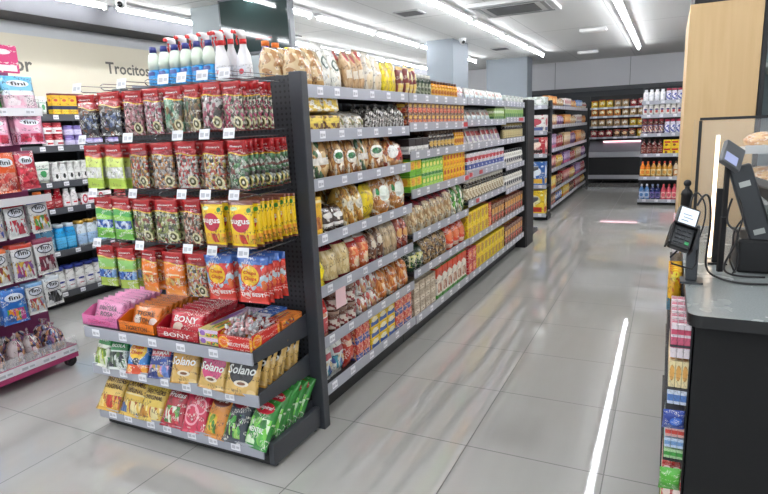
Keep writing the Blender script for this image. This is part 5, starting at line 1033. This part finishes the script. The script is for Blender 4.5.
cable('power_cable', [(.09, 2.03, 1.2), (.12, 2.06, 1.27), (.14, 2.06, 1.15), (.12, 2.1, .99), (.15, 2.1, .956), (.22, 2.02, .956), (.30, 2.05, .956), (.4, 2.08, .956)], 'black cable from the card terminal across the worktop')
cable('power_cable', [(.2, 2.22, 1.2), (.17, 2.2, 1.1), (.24, 2.17, 1.12), (.2, 2.16, 1.02), (.17, 2.15, .957), (.23, 2.12, .956), (.3, 2.13, .958)], 'black looping cable hanging behind the flat upright')
cable('power_cable', [(.21, 2.22, 1.22), (.25, 2.18, 1.15), (.19, 2.16, 1.08), (.24, 2.16, 1.0), (.21, 2.15, .957)], 'thin black cable hanging left of the till stand', .0025)
cable('power_cable', [(.23, 2.2, 1.13), (.2, 2.18, 1.09), (.22, 2.17, 1.05), (.19, 2.17, 1.01), (.22, 2.16, .96)], 'knotted black cable near the till base', .003)
cable('power_cable', [(.07, 2.06, 1.16), (.075, 2.1, 1.24), (.1, 2.12, 1.24), (.13, 2.08, 1.17), (.1, 2.07, 1.08)], 'black cable arching over the card terminal', .0025)
for o_ in tm.children:
    if o_.rotation_euler.x != 0: o_.scale = (.82, .82, .82)
# turned black post beyond the terminal
o = thing('queue_post', 'black turned post with round knob beyond the terminal', 'post', (.083, 2.85, .951))
b = bmesh.new(); loft(b, [(0, .045, .045, 2), (.18, .045, .045, 2), (.185, .05, .05, 2), (.2, .04, .04, 2), (.21, .02, .02, 2), (.22, .018, .018, 2)], n=20); finish('shaft', b, PB, parent=o)
b = bmesh.new(); bmesh.ops.create_uvsphere(b, u_segments=14, v_segments=8, radius=.016); bmesh.ops.translate(b, vec=(0, 0, .234), verts=b.verts); finish('knob', b, PB, parent=o, smooth=True)
finish('plate', B(-.03, -.028, .07, .03, -.024, .105), mat('plate pale', 'c8cccc'), parent=o)
# wood clad cabinet and bread cabinet behind the counter
def wood(name='light oak veneer'):
    if name in MATS: return MATS[name]
    k = NT(name); tc = k.new('TexCoord'); nz = k.new('TexNoise'); nz.inputs['Scale'].default_value = 1; nz.inputs['Detail'].default_value = 5; nz.inputs['Distortion'].default_value = .8
    k.put(nz.inputs['Vector'], k.vec('MULTIPLY', tc.outputs['Object'], (26, 26, 1.6)))
    n2 = k.new('TexNoise'); n2.inputs['Scale'].default_value = 1; k.put(n2.inputs['Vector'], k.vec('MULTIPLY', tc.outputs['Object'], (6, 6, .5)))
    c = k.mix(nz.outputs[0], srgb('c09c6c'), srgb('dcc094')); k.put(k.b.inputs['Base Color'], k.mix(k.math('MULTIPLY', n2.outputs[0], .5), c, srgb('ceae7c'))); k.b.inputs['Roughness'].default_value = .5
    MATS[name] = k.m; return k.m
o = thing('oak_cabinet', 'tall light oak cabinet standing behind the counter', 'cabinet', (.062, 3.5, 0))
finish('carcass', B(0, 0, 0, .325, .9, 2.03, bev=.002), wood(), parent=o)
finish('cornice', B(.02, -.0, 2.031, 1.6, .9, 2.25), mat('cornice dark', '1a1b1d', rough=.6), parent=o)
bc = thing('bread_cabinet', 'black framed bread cabinet right of the oak cabinet', 'cabinet', (.39, 3.5, 0))
finish('side_frame', B(0, 0, 0, .022, .8, 2.03), mat('edge black', '141415'), parent=bc); finish('back_board', B(.023, .78, 0, 1.2, .8, 2.03), mat('pale blue board', 'a0b0b4', rough=.5), parent=bc)
finish('side_frame', B(1.2, 0, 0, 1.222, .8, 2.03), mat('edge black', '141415'), parent=bc)
for z in (.6, 1.0, 1.7): finish('shelf', B(.023, .05, z, 1.199, .779, z+.02), mat('bread shelf', 'd8dcd8', rough=.3), parent=bc)
BRD = None
bb = bmesh.new(); rr = loft(bb, [(-.0, .1, .06, 2.2), (.012, .15, .085, 2.2), (.035, .16, .09, 2), (.055, .12, .065, 2), (.064, .05, .03, 2)], n=20, wob=.12)
reg('loaf', 'bread_loaf', 'golden crusty bread loaf', 'bread', .16, .065, .09, [('bread_loaf', bb, art('bread crust', 'c88a48', [('n', 5, 4, .52, 'e0b070'), ('n', 7, 6, .64, 'f0dcb0'), ('n', 3, 5, .7, '9a5c2c')], .55, .3))])
for zi, (z, x0) in enumerate(((1.335, .265), (1.195, .275))):
    o = thing('bread_tray', 'white slanted bread tray, '+('upper' if zi == 0 else 'lower')+' one behind the glass', 'tray', (x0, 2.62, z))
    finish('tray_board', B(0, 0, -.006, 1.1, .33, 0), mat('bread shelf', 'd8dcd8'), parent=o); finish('front_lip', B(0, -.006, -.012, 1.1, -.0005, .02), mat('tray lip', 'c0c4c4', rough=.2), parent=o)
    finish('support', B(1.03, .1, -(z-.951), 1.05, .2, -.0065), PB, parent=o)
    for k in range(5):
        for j in range(2):
            PR['loaf'].place((x0+.09+k*.175, 2.69+j*.15, z+.0), (0, 0, random.uniform(-.5, .5)), (.95, .95, 1), 'golden crusty loaf, '+ORD[k]+' from left, '+('front' if j == 0 else 'back')+' row, '+('upper' if zi == 0 else 'lower')+' bread tray', 'loaves on the '+('upper' if zi == 0 else 'lower')+' bread tray')
# impulse rack on the aisle side of the counter
ir = thing('impulse_rack', 'slim black rack of gum on the counter side', 'display rack', (.088, 1.72, 0))
finish('back_plate', B(-.004, 0, .2, -.0005, 1.25, .9), PB, parent=ir)
TZ = [.22, .30, .355, .49, .525, .56, .60, .715, .765, .845]
for z in (.22, .49, .60, .715, .845):
    s = finish('ledge', B(-.056, .0, z-.006, -.0045, 1.25, z), mat('ledge clear', '3c3c40', rough=.2), parent=ir)
def imp(key, z, lab, n=3, x0=.034, y=1.722, w=None, deep=5):
    p = PR[key]
    for k in range(deep):
        for i in range(n):
            p.place((x0+p.w*.5+i*(p.w+.0008), y+p.d/2+.002+k*.06, z+.0005), (0, 0, 0), (1, 1, 1), p.look+', '+(['left', 'middle', 'right'][i] if n == 3 else ['left', 'right'][i])+' column, '+('nearest' if k == 0 else ORD[k]+' back')+', '+lab, p.look+' '+lab)
imp('t_gumpink', .845-.04, 'top of gum rack'); imp('t_gumcream', .715, 'gum rack') ; 
imp('t_gumblue', .663, 'gum rack, under cream packs')
imp('t_red', .56, 'gum rack middle'); imp('t_blue', .525, 'gum rack middle'); imp('t_green', .49, 'gum rack middle')
imp('t_bigred', .352, 'low gum rack', n=2); imp('t_biggreen', .295, 'low gum rack', n=2); imp('t_bigyellow', .222, 'bottom of gum rack', n=2)
PR['t_bluebag'].place((.052, 1.70, .60), (.2, 0, .1), (.95, .8, .72), 'deep blue candy bag hanging on the gum rack', None)
PR['t_greenbag'].place((.052, 1.70, .405), (.2, 0, .1), (.95, .8, 1), 'leaf green candy bag hanging on the gum rack', None)
for k in range(5): PR['t_yellow'].place((.045, 2.2+k*.035, .80), (0, 0, .1), (1, .8, 1.05), 'yellow and blue candy bag, '+('nearest' if k == 0 else ORD[k]+' back')+', hanging below the terminal', 'yellow candy bags below the terminal')
for k in range(4): PR['t_gumpink'].place((.05, 2.7+k*.06, .905), (0, 0, .0), (1.5, .9, 1.4), 'slim pink pack, '+('nearest' if k == 0 else ORD[k]+' back')+', at the far end of the counter', 'slim pink packs at the far end')
